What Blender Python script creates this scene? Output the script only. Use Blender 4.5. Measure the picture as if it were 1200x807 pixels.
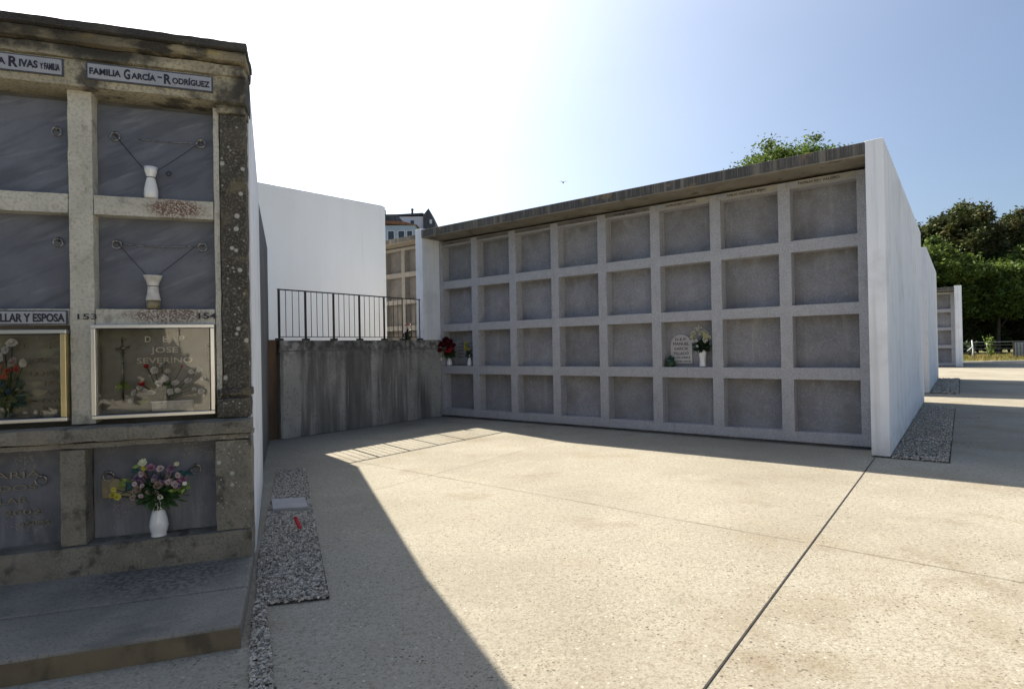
import bpy, math, random
from mathutils import Vector, Matrix, noise as mn
random.seed(7)
sc = bpy.context.scene
for o in list(bpy.data.objects): bpy.data.objects.remove(o)
col = sc.collection
R_ = math.radians

# ---------------------------------------------------------------- camera
cd = bpy.data.cameras.new('camera'); cam = bpy.data.objects.new('camera', cd); col.objects.link(cam)
r_ = Vector((0.999822735, 0.00011018, -0.018827829)); u_ = Vector((0.01882815, -0.00585089, 0.99980562)); w_ = Vector((0, 0.99998288, 0.00585192))
CAMZ = 1.313
m = Matrix((r_, u_, -w_)).transposed().to_4x4(); m.translation = (0, 0, CAMZ)
cam.matrix_world = m
cd.sensor_width = 36; cd.lens = 684.098 / 1200 * 36; cd.clip_end = 3000; cd.clip_start = 0.05
sc.camera = cam
sc.render.resolution_x = 1024; sc.render.resolution_y = 688

# ---------------------------------------------------------------- light
SUNV = Vector((-0.70, 0.88, 1.0)).normalized()          # towards the sun
elev = math.asin(SUNV.z); az = math.atan2(SUNV.x, SUNV.y)
W = bpy.data.worlds.new('World'); sc.world = W; W.use_nodes = True
nt = W.node_tree; nt.nodes.clear()
sky = nt.nodes.new('ShaderNodeTexSky'); sky.sky_type = 'NISHITA'; sky.sun_disc = False
sky.sun_elevation = elev; sky.sun_rotation = az
sky.air_density = 1.0; sky.dust_density = 2.2; sky.ozone_density = 3.5
bg = nt.nodes.new('ShaderNodeBackground'); bg.inputs[1].default_value = 0.062
wo = nt.nodes.new('ShaderNodeOutputWorld')
nt.links.new(sky.outputs[0], bg.inputs[0])
# hazy white veil added around the sun to whiten the sky (lights the scene too)
tcw = nt.nodes.new('ShaderNodeTexCoord'); dt = nt.nodes.new('ShaderNodeVectorMath'); dt.operation = 'DOT_PRODUCT'
dt.inputs[1].default_value = tuple(SUNV); nt.links.new(tcw.outputs['Generated'], dt.inputs[0])
def wm(op, a, b):
    q = nt.nodes.new('ShaderNodeMath'); q.operation = op
    for i, v in enumerate((a, b)):
        if isinstance(v, (int, float)): q.inputs[i].default_value = v
        else: nt.links.new(v, q.inputs[i])
    return q.outputs[0]
lobe = wm('POWER', wm('MULTIPLY', wm('ADD', dt.outputs['Value'], 1.0), 0.5), 6.0)
mpw = nt.nodes.new('ShaderNodeMapping'); mpw.inputs['Scale'].default_value = (1.2, 2.2, 3.5); mpw.inputs['Rotation'].default_value = (0.3, 0.2, 0.5); nt.links.new(tcw.outputs['Generated'], mpw.inputs[0])
nzw = nt.nodes.new('ShaderNodeTexNoise'); nzw.inputs['Scale'].default_value = 1.3; nzw.inputs['Detail'].default_value = 5; nt.links.new(mpw.outputs[0], nzw.inputs['Vector'])
veil = wm('MULTIPLY', lobe, wm('ADD', wm('MULTIPLY', nzw.outputs['Fac'], 0.5), 0.75))
bg2 = nt.nodes.new('ShaderNodeBackground'); bg2.inputs[0].default_value = (0.97, 0.98, 1.0, 1); nt.links.new(wm('MULTIPLY', veil, 0.40), bg2.inputs[1])
asw = nt.nodes.new('ShaderNodeAddShader'); nt.links.new(bg.outputs[0], asw.inputs[0]); nt.links.new(bg2.outputs[0], asw.inputs[1]); nt.links.new(asw.outputs[0], wo.inputs[0])
sd = bpy.data.lights.new('sun', 'SUN'); sd.energy = 5.0; sd.angle = R_(0.5); sd.color = (1.0, 0.90, 0.75)
so = bpy.data.objects.new('sun', sd); col.objects.link(so)
so.rotation_euler = SUNV.to_track_quat('Z', 'Y').to_euler()
so.location = (0, 0, 30)
vs = sc.view_settings; vs.view_transform = 'Standard'; vs.look = 'None'; vs.exposure = 1.2; vs.gamma = 1; vs.use_curve_mapping = False

# ---------------------------------------------------------------- frames of the two walls
TR = R_(-37.66) ; OR = Vector((-1.33722, 11.43364, 0))
TR = math.atan2(-0.61099744, 0.79163257)
TL = math.atan2(0.31907816, 0.9477284)
def frameR(s, n, z=0): return Vector((OR.x + s*math.cos(TR) - n*math.sin(TR), OR.y + s*math.sin(TR) + n*math.cos(TR), z))
def frameL(s, d, z=0): return Vector((s*math.cos(TL) - d*math.sin(TL), s*math.sin(TL) + d*math.cos(TL), z))

# ---------------------------------------------------------------- materials
def mat(name, c1, c2=None, scale=6, rough=0.85, bump=0.0, bscale=60, layers=(), spec=0.3, metal=0.0, coat=0.0, detail=6, trans=0.0, bdist=0.01, vary=0.0):
    M = bpy.data.materials.new(name); M.use_nodes = True
    t = M.node_tree; N = t.nodes; Lk = t.links
    b = N['Principled BSDF']
    b.inputs['Roughness'].default_value = rough; b.inputs['Metallic'].default_value = metal
    b.inputs['Specular IOR Level'].default_value = spec
    if coat: b.inputs['Coat Weight'].default_value = coat
    tc = N.new('ShaderNodeTexCoord'); oi = N.new('ShaderNodeObjectInfo')
    sc1 = N.new('ShaderNodeVectorMath'); sc1.operation = 'SCALE'; sc1.inputs['Scale'].default_value = 7.31
    Lk.new(oi.outputs['Location'], sc1.inputs[0])
    ad = N.new('ShaderNodeVectorMath'); ad.operation = 'ADD'
    Lk.new(tc.outputs['Object'], ad.inputs[0]); Lk.new(sc1.outputs[0], ad.inputs[1])
    def mp(s, rot=(0, 0, 0)):
        src = ad.outputs[0]
        if any(rot):
            q0 = N.new('ShaderNodeMapping'); q0.inputs['Rotation'].default_value = rot; Lk.new(src, q0.inputs[0]); src = q0.outputs[0]
        q = N.new('ShaderNodeMapping'); q.inputs['Scale'].default_value = s if hasattr(s, '__len__') else (s, s, s)
        Lk.new(src, q.inputs[0]); return q.outputs[0]
    def nz(s, det=6, rot=(0, 0, 0), rgh=0.55):
        q = N.new('ShaderNodeTexNoise'); q.inputs['Scale'].default_value = 1; q.inputs['Detail'].default_value = det
        q.inputs['Roughness'].default_value = rgh
        Lk.new(mp(s, rot), q.inputs['Vector']); return q.outputs['Fac']
    def ramp(f, lo, hi):
        q = N.new('ShaderNodeMapRange'); q.inputs[1].default_value = lo; q.inputs[2].default_value = hi
        q.interpolation_type = 'SMOOTHSTEP' if lo < hi else 'LINEAR'
        Lk.new(f, q.inputs[0]); return q.outputs[0]
    def mul(a, c):
        q = N.new('ShaderNodeMath'); q.operation = 'MULTIPLY'; Lk.new(a, q.inputs[0])
        if isinstance(c, (int, float)): q.inputs[1].default_value = c
        else: Lk.new(c, q.inputs[1])
        return q.outputs[0]
    def mix(f, a, c):
        q = N.new('ShaderNodeMix'); q.data_type = 'RGBA'
        Lk.new(f, q.inputs[0])
        for v, i in ((a, 6), (c, 7)):
            if isinstance(v, tuple): q.inputs[i].default_value = (*v[:3], 1)
            else: Lk.new(v, q.inputs[i])
        return q.outputs[2]
    if c2 is None: c2 = tuple(x*0.85 for x in c1)
    cur = mix(ramp(nz(scale, detail), 0.3, 0.7), c1, c2)
    for L in layers:
        ty = L.get('t', 'noise'); s = L.get('s', 5)
        if ty == 'noise':
            f = ramp(nz(s, L.get('d', 6), L.get('rot', (0, 0, 0)), L.get('r', 0.55)), L['lo'], L['hi'])
        elif ty == 'vor':
            q = N.new('ShaderNodeTexVoronoi'); q.inputs['Scale'].default_value = 1; Lk.new(mp(s), q.inputs['Vector'])
            f = ramp(q.outputs['Distance'], L['hi'], L['lo'])   # inside near the cell centre
            if 'gate' in L:
                f = mul(f, ramp(q.outputs['Color'], L['gate'], L['gate'] + 0.02))
        elif ty == 'spot':
            q = N.new('ShaderNodeMapping'); q.vector_type = 'POINT'
            Lk.new(tc.outputs['Object'], q.inputs[0])
            rr = L['rad']; cc = L['c']
            q.inputs['Scale'].default_value = tuple(1/x for x in rr); q.inputs['Location'].default_value = tuple(-cc[i]/rr[i] for i in range(3))
            ln = N.new('ShaderNodeVectorMath'); ln.operation = 'LENGTH'; Lk.new(q.outputs[0], ln.inputs[0])
            f = ramp(ln.outputs['Value'], 1.15, 0.65)
            f = mul(f, ramp(nz(L.get('s', 60), 4), L.get('lo', 0.4), L.get('hi', 0.6)))
        if 'n2' in L: f = mul(f, ramp(nz(L['n2'][0], 5), L['n2'][1], L['n2'][2]))
        if 'z' in L:
            sx = N.new('ShaderNodeSeparateXYZ'); Lk.new(tc.outputs['Object'], sx.inputs[0])
            f = mul(f, ramp(sx.outputs[2], L['z'][0], L['z'][1]))
        if 'x' in L:
            sx = N.new('ShaderNodeSeparateXYZ'); Lk.new(tc.outputs['Object'], sx.inputs[0])
            f = mul(f, ramp(sx.outputs[0], L['x'][0], L['x'][1]))
        f = mul(f, L.get('a', 1.0))
        cur = mix(f, cur, L['c_'])
    if vary:
        hv = N.new('ShaderNodeHueSaturation'); vr = N.new('ShaderNodeMapRange'); vr.inputs[3].default_value = 1-vary; vr.inputs[4].default_value = 1+vary
        Lk.new(oi.outputs['Random'], vr.inputs[0]); Lk.new(vr.outputs[0], hv.inputs['Value']); Lk.new(cur, hv.inputs['Color']); cur = hv.outputs[0]
    Lk.new(cur, b.inputs['Base Color'])
    if bump:
        bn = N.new('ShaderNodeBump'); bn.inputs['Strength'].default_value = bump; bn.inputs['Distance'].default_value = bdist
        Lk.new(nz(bscale, 5, rgh=0.65), bn.inputs['Height']); Lk.new(bn.outputs[0], b.inputs['Normal'])
    if trans:
        tr = N.new('ShaderNodeBsdfTranslucent'); Lk.new(cur, tr.inputs[0])
        ms = N.new('ShaderNodeMixShader'); ms.inputs[0].default_value = trans
        out = N['Material Output']; Lk.new(b.outputs[0], ms.inputs[1]); Lk.new(tr.outputs[0], ms.inputs[2]); Lk.new(ms.outputs[0], out.inputs[0])
    return M

MT = {}
def flat(name, c, **k): MT[name] = mat(name, c, tuple(x*0.8 for x in c), **k)

MT['ground'] = mat('ground', (0.345, 0.328, 0.272), (0.275, 0.258, 0.21), scale=0.55, rough=0.93, bump=0.5, bscale=42, spec=0.15, bdist=0.012, layers=[
    dict(s=3.2, lo=0.5, hi=0.75, c_=(0.39, 0.37, 0.30), a=0.5),
    dict(s=1.3, lo=0.56, hi=0.75, c_=(0.20, 0.165, 0.115), a=0.6),
    dict(s=30, lo=0.46, hi=0.66, c_=(0.185, 0.16, 0.115), a=0.62, r=0.75),
    dict(s=70, lo=0.50, hi=0.70, c_=(0.13, 0.115, 0.085), a=0.6, r=0.75, n2=(1.9, 0.36, 0.62)),
    dict(s=0.8, lo=0.55, hi=0.72, c_=(0.22, 0.18, 0.125), a=0.55),
    dict(t='spot', c=(2.6, 2.0, 0), rad=(2.6, 1.7, 3), s=2.6, lo=0.38, hi=0.66, c_=(0.20, 0.16, 0.105), a=0.4),
    dict(t='spot', c=(0.4, 2.6, 0), rad=(3.4, 2.0, 3), s=75, lo=0.48, hi=0.70, c_=(0.13, 0.11, 0.08), a=0.5),
    dict(t='vor', s=31, lo=0.14, hi=0.26, gate=0.6, c_=(0.06, 0.052, 0.045), a=0.85, n2=(1.6, 0.42, 0.58)),
    dict(t='vor', s=52, lo=0.14, hi=0.3, gate=0.4, c_=(0.09, 0.078, 0.06), a=0.75, n2=(3.1, 0.38, 0.54)),
    dict(t='vor', s=34, lo=0.1, hi=0.26, gate=0.72, c_=(0.6, 0.57, 0.5), a=0.5),
])
MT['joint'] = mat('joint', (0.05, 0.045, 0.04), (0.03, 0.028, 0.025), scale=20, rough=0.95)
MT['crack'] = mat('crack', (0.15, 0.12, 0.085), (0.07, 0.055, 0.04), scale=5, rough=0.95)
MT['gravel_bed'] = mat('gravel_bed', (0.07, 0.065, 0.06), (0.15, 0.14, 0.13), scale=60, rough=0.95, bump=1, bscale=120)
MT['pebble'] = mat('pebble', (0.60, 0.56, 0.48), (0.14, 0.13, 0.11), scale=38, rough=0.8, detail=2, layers=[dict(s=55, lo=0.55, hi=0.65, c_=(0.28, 0.23, 0.17))])
MT['white_wall'] = mat('white_wall', (0.82, 0.84, 0.87), (0.76, 0.78, 0.81), scale=(1.5, 1.5, 0.5), rough=0.75, bump=0.12, bscale=70, spec=0.2, layers=[
    dict(s=(9, 9, 0.35), lo=0.50, hi=0.78, c_=(0.50, 0.50, 0.48), a=0.55),
    dict(s=(26, 26, 0.6), lo=0.58, hi=0.74, c_=(0.40, 0.39, 0.36), a=0.5, z=(2.5, 3.6)),
    dict(s=2.2, lo=0.5, hi=0.7, c_=(0.58, 0.59, 0.60), a=0.5),
    dict(s=(3, 3, 6), lo=0.35, hi=0.6, c_=(0.42, 0.38, 0.32), a=0.5, z=(0.35, 0.0))])
MT['bright_wall'] = mat('bright_wall', (0.87, 0.87, 0.86), (0.82, 0.82, 0.80), scale=(1, 1, 0.3), rough=0.8, spec=0.2, bump=0.1, bscale=60, layers=[
    dict(s=(5, 5, 0.25), lo=0.55, hi=0.8, c_=(0.66, 0.65, 0.62), a=0.4)])
MT['grid_granite'] = mat('grid_granite', (0.44, 0.435, 0.445), (0.385, 0.38, 0.39), scale=7, rough=0.85, bump=0.3, bscale=110, spec=0.2, layers=[
    dict(s=62, lo=0.46, hi=0.64, c_=(0.19, 0.185, 0.185), a=0.55, d=5, r=0.7),
    dict(s=45, lo=0.55, hi=0.65, c_=(0.55, 0.54, 0.53), a=0.55, d=3),
    dict(s=(14, 14, 1.2), lo=0.55, hi=0.8, c_=(0.17, 0.16, 0.14), a=0.5)])
MT['panel_granite'] = mat('panel_granite', vary=0.13, c1=(0.315, 0.312, 0.328), c2=(0.255, 0.252, 0.267), scale=3.2, rough=0.8, bump=0.3, bscale=90, spec=0.2, layers=[
    dict(s=52, lo=0.47, hi=0.62, c_=(0.16, 0.156, 0.158), a=0.5, d=5, r=0.7),
    dict(s=38, lo=0.55, hi=0.66, c_=(0.40, 0.39, 0.385), a=0.5, d=3),
    dict(s=5.5, lo=0.5, hi=0.75, c_=(0.25, 0.23, 0.20), a=0.5),
    dict(s=(10, 10, 1.2), lo=0.55, hi=0.75, c_=(0.40, 0.39, 0.38), a=0.5),
    dict(s=2.4, lo=0.5, hi=0.66, c_=(0.19, 0.18, 0.17), a=0.55),
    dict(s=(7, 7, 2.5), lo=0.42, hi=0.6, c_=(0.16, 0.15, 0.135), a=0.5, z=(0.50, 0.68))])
MT['brown_granite'] = mat('brown_granite', (0.22, 0.208, 0.19), (0.175, 0.165, 0.15), scale=7, rough=0.85, bump=0.3, bscale=110)
MT['brown_panel'] = mat('brown_panel', (0.15, 0.142, 0.135), (0.11, 0.104, 0.10), scale=5, rough=0.85)
MT['strip_granite'] = mat('strip_granite', (0.40, 0.375, 0.33), (0.33, 0.31, 0.27), scale=9, rough=0.8, bump=0.2, bscale=110, layers=[dict(s=120, lo=0.5, hi=0.64, c_=(0.26, 0.24, 0.21), a=0.4)])
MT['strip_dark'] = mat('strip_dark', (0.20, 0.185, 0.16), (0.14, 0.13, 0.115), scale=9, rough=0.85, bump=0.2, bscale=110)
MT['roof_concrete'] = mat('roof_concrete', (0.27, 0.245, 0.20), (0.20, 0.18, 0.145), scale=3, rough=0.9, bump=0.4, bscale=50, layers=[
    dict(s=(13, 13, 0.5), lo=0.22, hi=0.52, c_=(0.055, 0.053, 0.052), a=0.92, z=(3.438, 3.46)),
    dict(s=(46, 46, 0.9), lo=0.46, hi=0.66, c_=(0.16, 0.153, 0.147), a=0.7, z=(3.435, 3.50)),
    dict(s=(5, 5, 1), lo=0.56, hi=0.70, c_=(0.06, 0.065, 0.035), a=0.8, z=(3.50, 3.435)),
    dict(s=6, lo=0.56, hi=0.7, c_=(0.30, 0.21, 0.11), a=0.5)])
MT['retaining'] = mat('retaining', (0.40, 0.385, 0.35), (0.31, 0.30, 0.275), scale=2.5, rough=0.9, bump=0.4, bscale=45, layers=[
    dict(s=(5.5, 5.5, 0.45), lo=0.44, hi=0.64, c_=(0.085, 0.08, 0.07), a=0.75),
    dict(s=(2.2, 2.2, 0.3), lo=0.46, hi=0.62, c_=(0.10, 0.097, 0.088), a=0.65),
    dict(s=(9, 9, 9), lo=0.4, hi=0.6, c_=(0.05, 0.05, 0.042), a=0.85, z=(1.05, 1.5)),
    dict(s=(16, 16, 0.8), lo=0.60, hi=0.72, c_=(0.42, 0.40, 0.365), a=0.7, z=(1.5, 1.0)),
    dict(s=22, lo=0.55, hi=0.7, c_=(0.11, 0.10, 0.09), a=0.5)])
MT['dark_concrete'] = mat('dark_concrete', (0.16, 0.16, 0.155), (0.10, 0.10, 0.10), scale=(4, 4, 0.8), rough=0.9, bump=0.3, bscale=40)
MT['rusty'] = mat('rusty', (0.16, 0.10, 0.055), (0.09, 0.06, 0.04), scale=(6, 6, 1), rough=0.9, bump=0.3, bscale=50)
MT['dark_metal'] = mat('dark_metal', (0.035, 0.035, 0.037), (0.06, 0.055, 0.05), scale=12, rough=0.5, metal=0.4)
MT['pale_stone'] = mat('pale_stone', (0.56, 0.54, 0.465), (0.46, 0.44, 0.375), scale=6, rough=0.88, bump=0.55, bscale=90, layers=[
    dict(s=60, lo=0.46, hi=0.66, c_=(0.24, 0.225, 0.185), a=0.55, d=6, r=0.7),
    dict(s=10, lo=0.56, hi=0.72, c_=(0.155, 0.145, 0.12), a=0.55),
    dict(t='spot', c=(-0.79, 4.0, 2.195), rad=(0.17, 0.3, 0.062), s=90, lo=0.36, hi=0.56, c_=(0.13, 0.058, 0.04), a=0.9),
    dict(t='spot', c=(-0.84, 4.0, 1.55), rad=(0.24, 0.3, 0.055), s=90, lo=0.38, hi=0.56, c_=(0.12, 0.066, 0.045), a=0.85),
    dict(t='spot', c=(-0.52, 4.0, 1.0), rad=(0.09, 0.5, 0.1), s=60, lo=0.4, hi=0.6, c_=(0.06, 0.055, 0.045), a=0.8)])
MT['cornice'] = mat('cornice', (0.36, 0.31, 0.20), (0.20, 0.175, 0.12), scale=5, rough=0.92, bump=0.9, bscale=70, bdist=0.015, layers=[
    dict(s=(3.2, 3.2, 7), lo=0.50, hi=0.64, c_=(0.42, 0.32, 0.14), a=0.8),
    dict(s=(3, 3, 8), lo=0.42, hi=0.54, c_=(0.022, 0.02, 0.018), a=0.93),
    dict(s=4, lo=0.30, hi=0.55, c_=(0.03, 0.027, 0.023), a=0.9, x=(-0.9, -1.35), z=(2.95, 3.02)),
    dict(s=3, lo=0.28, hi=0.5, c_=(0.05, 0.05, 0.052), a=0.9, z=(3.12, 3.15)),
    dict(s=160, lo=0.5, hi=0.62, c_=(0.10, 0.09, 0.07), a=0.5, d=3),
    dict(t='vor', s=30, lo=0.12, hi=0.2, gate=0.8, c_=(0.5, 0.5, 0.46), a=0.8, n2=(6, 0.45, 0.55))])
MT['frieze'] = mat('frieze', (0.46, 0.415, 0.30), (0.33, 0.30, 0.22), scale=6, rough=0.92, bump=0.8, bscale=100, layers=[
    dict(s=60, lo=0.47, hi=0.64, c_=(0.14, 0.13, 0.105), a=0.7, d=6, r=0.7),
    dict(s=4, lo=0.50, hi=0.60, c_=(0.05, 0.046, 0.04), a=0.85),
    dict(s=4, lo=0.3, hi=0.5, c_=(0.04, 0.038, 0.033), a=0.9, z=(2.99, 3.05), x=(-0.75, -1.1)),
    dict(s=9, lo=0.3, hi=0.5, c_=(0.05, 0.047, 0.04), a=0.85, x=(-0.50, -0.42))])
MT['lichen_stone'] = mat('lichen_stone', (0.095, 0.087, 0.07), (0.055, 0.05, 0.043), scale=8, rough=0.95, bump=0.9, bscale=85, bdist=0.015, layers=[
    dict(s=70, lo=0.5, hi=0.62, c_=(0.20, 0.18, 0.14), a=0.7, d=3),
    dict(s=7, lo=0.55, hi=0.66, c_=(0.20, 0.17, 0.11), a=0.6),
    dict(t='vor', s=13, lo=0.16, hi=0.22, gate=0.5, c_=(0.50, 0.50, 0.45), a=0.9),
    dict(t='vor', s=34, lo=0.15, hi=0.27, gate=0.55, c_=(0.42, 0.42, 0.38), a=0.85, n2=(9, 0.42, 0.5))])
MT['low_stone'] = mat('low_stone', (0.29, 0.268, 0.215), (0.20, 0.185, 0.15), scale=7, rough=0.93, bump=0.9, bscale=95, bdist=0.015, layers=[
    dict(s=70, lo=0.46, hi=0.68, c_=(0.08, 0.074, 0.06), a=0.65, d=6, r=0.75),
    dict(s=90, lo=0.58, hi=0.68, c_=(0.40, 0.37, 0.30), a=0.5, d=4),
    dict(s=9, lo=0.52, hi=0.66, c_=(0.055, 0.05, 0.042), a=0.75),
    dict(t='vor', s=13, lo=0.12, hi=0.18, gate=0.6, c_=(0.48, 0.48, 0.43), a=0.9, x=(-0.60, -0.56)),
    dict(t='vor', s=34, lo=0.13, hi=0.22, gate=0.68, c_=(0.42, 0.42, 0.38), a=0.85, x=(-0.72, -0.52)),
    dict(s=5, lo=0.4, hi=0.6, c_=(0.30, 0.27, 0.215), a=0.7, x=(-1.2, -1.4))])
MT['marble'] = mat('marble', (0.145, 0.153, 0.18), (0.105, 0.112, 0.135), vary=0.08, scale=3, rough=0.5, bump=0.05, bscale=40, spec=0.4, layers=[
    dict(s=(2.2, 3, 14), rot=(0, R_(28), 0), lo=0.44, hi=0.66, c_=(0.06, 0.065, 0.08), a=0.6),
    dict(s=(3.5, 4, 24), rot=(0, R_(22), 0), lo=0.56, hi=0.72, c_=(0.21, 0.22, 0.25), a=0.6),
    dict(s=(40, 40, 40), lo=0.5, hi=0.7, c_=(0.10, 0.105, 0.12), a=0.3)])
MT['old_marble'] = mat('old_marble', (0.15, 0.158, 0.185), (0.09, 0.096, 0.115), scale=4, rough=0.6, bump=0.1, bscale=40, spec=0.35, layers=[
    dict(s=(14, 14, 1.6), lo=0.48, hi=0.68, c_=(0.24, 0.245, 0.265), a=0.6, z=(0.5, 0.2)),
    dict(s=7, lo=0.55, hi=0.7, c_=(0.20, 0.20, 0.20), a=0.5),
    dict(s=90, lo=0.52, hi=0.62, c_=(0.30, 0.28, 0.24), a=0.55, n2=(6, 0.5, 0.62))])
MT['case_stone'] = mat('case_stone', (0.27, 0.255, 0.225), (0.20, 0.19, 0.165), scale=5, rough=0.6)
MT['enamel'] = mat('enamel', (0.36, 0.37, 0.40), (0.30, 0.31, 0.34), scale=8, rough=0.4, layers=[dict(s=40, lo=0.6, hi=0.72, c_=(0.2, 0.18, 0.16), a=0.6)])
MT['plate_border'] = mat('plate_border', (0.06, 0.066, 0.085), (0.08, 0.085, 0.10), scale=20, rough=0.5)
MT['letter_dark'] = mat('letter_dark', (0.03, 0.03, 0.045), scale=20, rough=0.5)
MT['letter_faint'] = mat('letter_faint', (0.16, 0.145, 0.13), scale=20, rough=0.7)
MT['letter_light'] = mat('letter_light', (0.62, 0.58, 0.50), scale=20, rough=0.35, metal=0.3)
MT['letter_bronze'] = mat('letter_bronze', (0.26, 0.235, 0.19), scale=20, rough=0.5, metal=0.3)
MT['aluminium'] = mat('aluminium', (0.72, 0.71, 0.69), (0.6, 0.59, 0.57), scale=(2, 2, 2), rough=0.3, metal=0.9, spec=0.5)
MT['brass'] = mat('brass', (0.55, 0.46, 0.25), (0.42, 0.36, 0.2), scale=9, rough=0.32, metal=0.8, spec=0.5)
MT['dull_brass'] = mat('dull_brass', (0.30, 0.26, 0.16), (0.22, 0.19, 0.12), scale=14, rough=0.5, metal=0.3, spec=0.4)
MT['ring_metal'] = mat('ring_metal', (0.42, 0.41, 0.38), (0.12, 0.11, 0.10), scale=60, rough=0.3, metal=0.8)
MT['porcelain'] = mat('porcelain', (0.74, 0.74, 0.74), (0.66, 0.66, 0.66), scale=15, rough=0.22, spec=0.5, coat=0.5)
MT['worn_porcelain'] = mat('worn_porcelain', (0.62, 0.60, 0.56), (0.45, 0.43, 0.39), scale=30, rough=0.45, spec=0.4)
MT['platform'] = mat('platform', (0.27, 0.25, 0.21), (0.20, 0.187, 0.16), scale=3.5, rough=0.92, bump=0.5, bscale=70, layers=[
    dict(s=80, lo=0.5, hi=0.65, c_=(0.10, 0.097, 0.09), a=0.5, d=3),
    dict(s=(2.2, 4.5, 4), lo=0.52, hi=0.72, c_=(0.09, 0.087, 0.08), a=0.6),
    dict(t='spot', c=(-0.80, 3.66, 0.105), rad=(0.42, 0.34, 0.3), s=45, lo=0.42, hi=0.60, c_=(0.06, 0.056, 0.048), a=0.65)])
MT['riser'] = mat('riser', (0.19, 0.155, 0.10), (0.14, 0.115, 0.08), scale=5, rough=0.92, bump=0.5, bscale=60, layers=[dict(s=(7, 7, 3), lo=0.5, hi=0.65, c_=(0.07, 0.06, 0.045), a=0.7)])
MT['white_plaque'] = mat('white_plaque', (0.50, 0.48, 0.46), (0.44, 0.42, 0.41), scale=12, rough=0.5)
MT['cement_block'] = mat('cement_block', (0.36, 0.36, 0.36), (0.30, 0.30, 0.30), scale=10, rough=0.9, bump=0.4, bscale=80)
flat('red_plastic', (0.55, 0.05, 0.07), rough=0.35)
flat('dark_green', (0.02, 0.045, 0.02), rough=0.6)
flat('dull_green_glass', (0.02, 0.05, 0.025), rough=0.2)
flat('leaf', (0.045, 0.10, 0.03), rough=0.6)
flat('leaf_blue', (0.03, 0.09, 0.085), rough=0.6)
flat('leaf_lime', (0.22, 0.32, 0.06), rough=0.6)
for n_, c_ in dict(red=(0.50, 0.03, 0.03), dark_red=(0.10, 0.006, 0.01), coral=(0.62, 0.10, 0.09), white=(0.84, 0.82, 0.78), cream=(0.60, 0.58, 0.36), pink=(0.42, 0.20, 0.29),
                   lilac=(0.27, 0.18, 0.27), tan=(0.38, 0.29, 0.235), yellow=(0.52, 0.46, 0.07), blush=(0.62, 0.50, 0.50), blue=(0.04, 0.12, 0.24)).items():
    MT['petal_'+n_] = mat('petal_'+n_, c_, tuple(x*0.7 for x in c_), scale=70, rough=0.6)
MT['foliage'] = mat('foliage', (0.115, 0.17, 0.032), (0.05, 0.09, 0.02), scale=1.1, rough=0.6, trans=0.4, spec=0.25, layers=[dict(s=0.45, lo=0.45, hi=0.7, c_=(0.14, 0.19, 0.03), a=0.7)])
MT['foliage_dark'] = mat('foliage_dark', (0.065, 0.085, 0.022), (0.038, 0.05, 0.016), scale=1.0, rough=0.6, trans=0.25, spec=0.25, layers=[dict(s=0.6, lo=0.48, hi=0.7, c_=(0.115, 0.085, 0.03), a=0.6)])
MT['bark'] = mat('bark', (0.10, 0.08, 0.06), (0.05, 0.04, 0.03), scale=8, rough=0.95, bump=0.6, bscale=20)
MT['grass'] = mat('grass', (0.20, 0.22, 0.06), (0.34, 0.27, 0.10), scale=0.9, rough=0.8, trans=0.3)
MT['grass_ground'] = mat('grass_ground', (0.16, 0.15, 0.06), (0.10, 0.11, 0.04), scale=0.8, rough=0.95, bump=0.5, bscale=10)
MT['galv'] = mat('galv', (0.36, 0.37, 0.38), (0.26, 0.27, 0.28), scale=4, rough=0.45, metal=0.5)
MT['blue_render'] = mat('blue_render', (0.34, 0.43, 0.56), (0.29, 0.37, 0.48), scale=0.5, rough=0.85, layers=[dict(s=(0.3, 0.3, 1.2), lo=0.5, hi=0.6, c_=(0.28, 0.30, 0.34), a=0.6)])
MT['pale_render'] = mat('pale_render', (0.74, 0.74, 0.78), (0.66, 0.67, 0.72), scale=0.4, rough=0.85)
MT['slate'] = mat('slate', (0.09, 0.095, 0.11), (0.06, 0.063, 0.072), scale=2, rough=0.7)
MT['roof_tile'] = mat('roof_tile', (0.25, 0.12, 0.07), (0.15, 0.09, 0.06), scale=2, rough=0.9)
MT['window_glass'] = mat('window_glass', (0.03, 0.035, 0.045), scale=2, rough=0.12, spec=0.6)
MT['bird'] = mat('bird', (0.03, 0.03, 0.035), scale=9, rough=0.7)
g = bpy.data.materials.new('pane_glass'); g.use_nodes = True; gt = g.node_tree; gt.nodes.clear()
fr = gt.nodes.new('ShaderNodeFresnel'); fr.inputs[0].default_value = 1.68
tp = gt.nodes.new('ShaderNodeBsdfTransparent'); gl = gt.nodes.new('ShaderNodeBsdfGlossy'); gl.inputs['Roughness'].default_value = 0.015
ms = gt.nodes.new('ShaderNodeMixShader'); oo = gt.nodes.new('ShaderNodeOutputMaterial')
gt.links.new(fr.outputs[0], ms.inputs[0]); gt.links.new(tp.outputs[0], ms.inputs[1]); gt.links.new(gl.outputs[0], ms.inputs[2]); gt.links.new(ms.outputs[0], oo.inputs[0])
MT['glass'] = g

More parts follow.
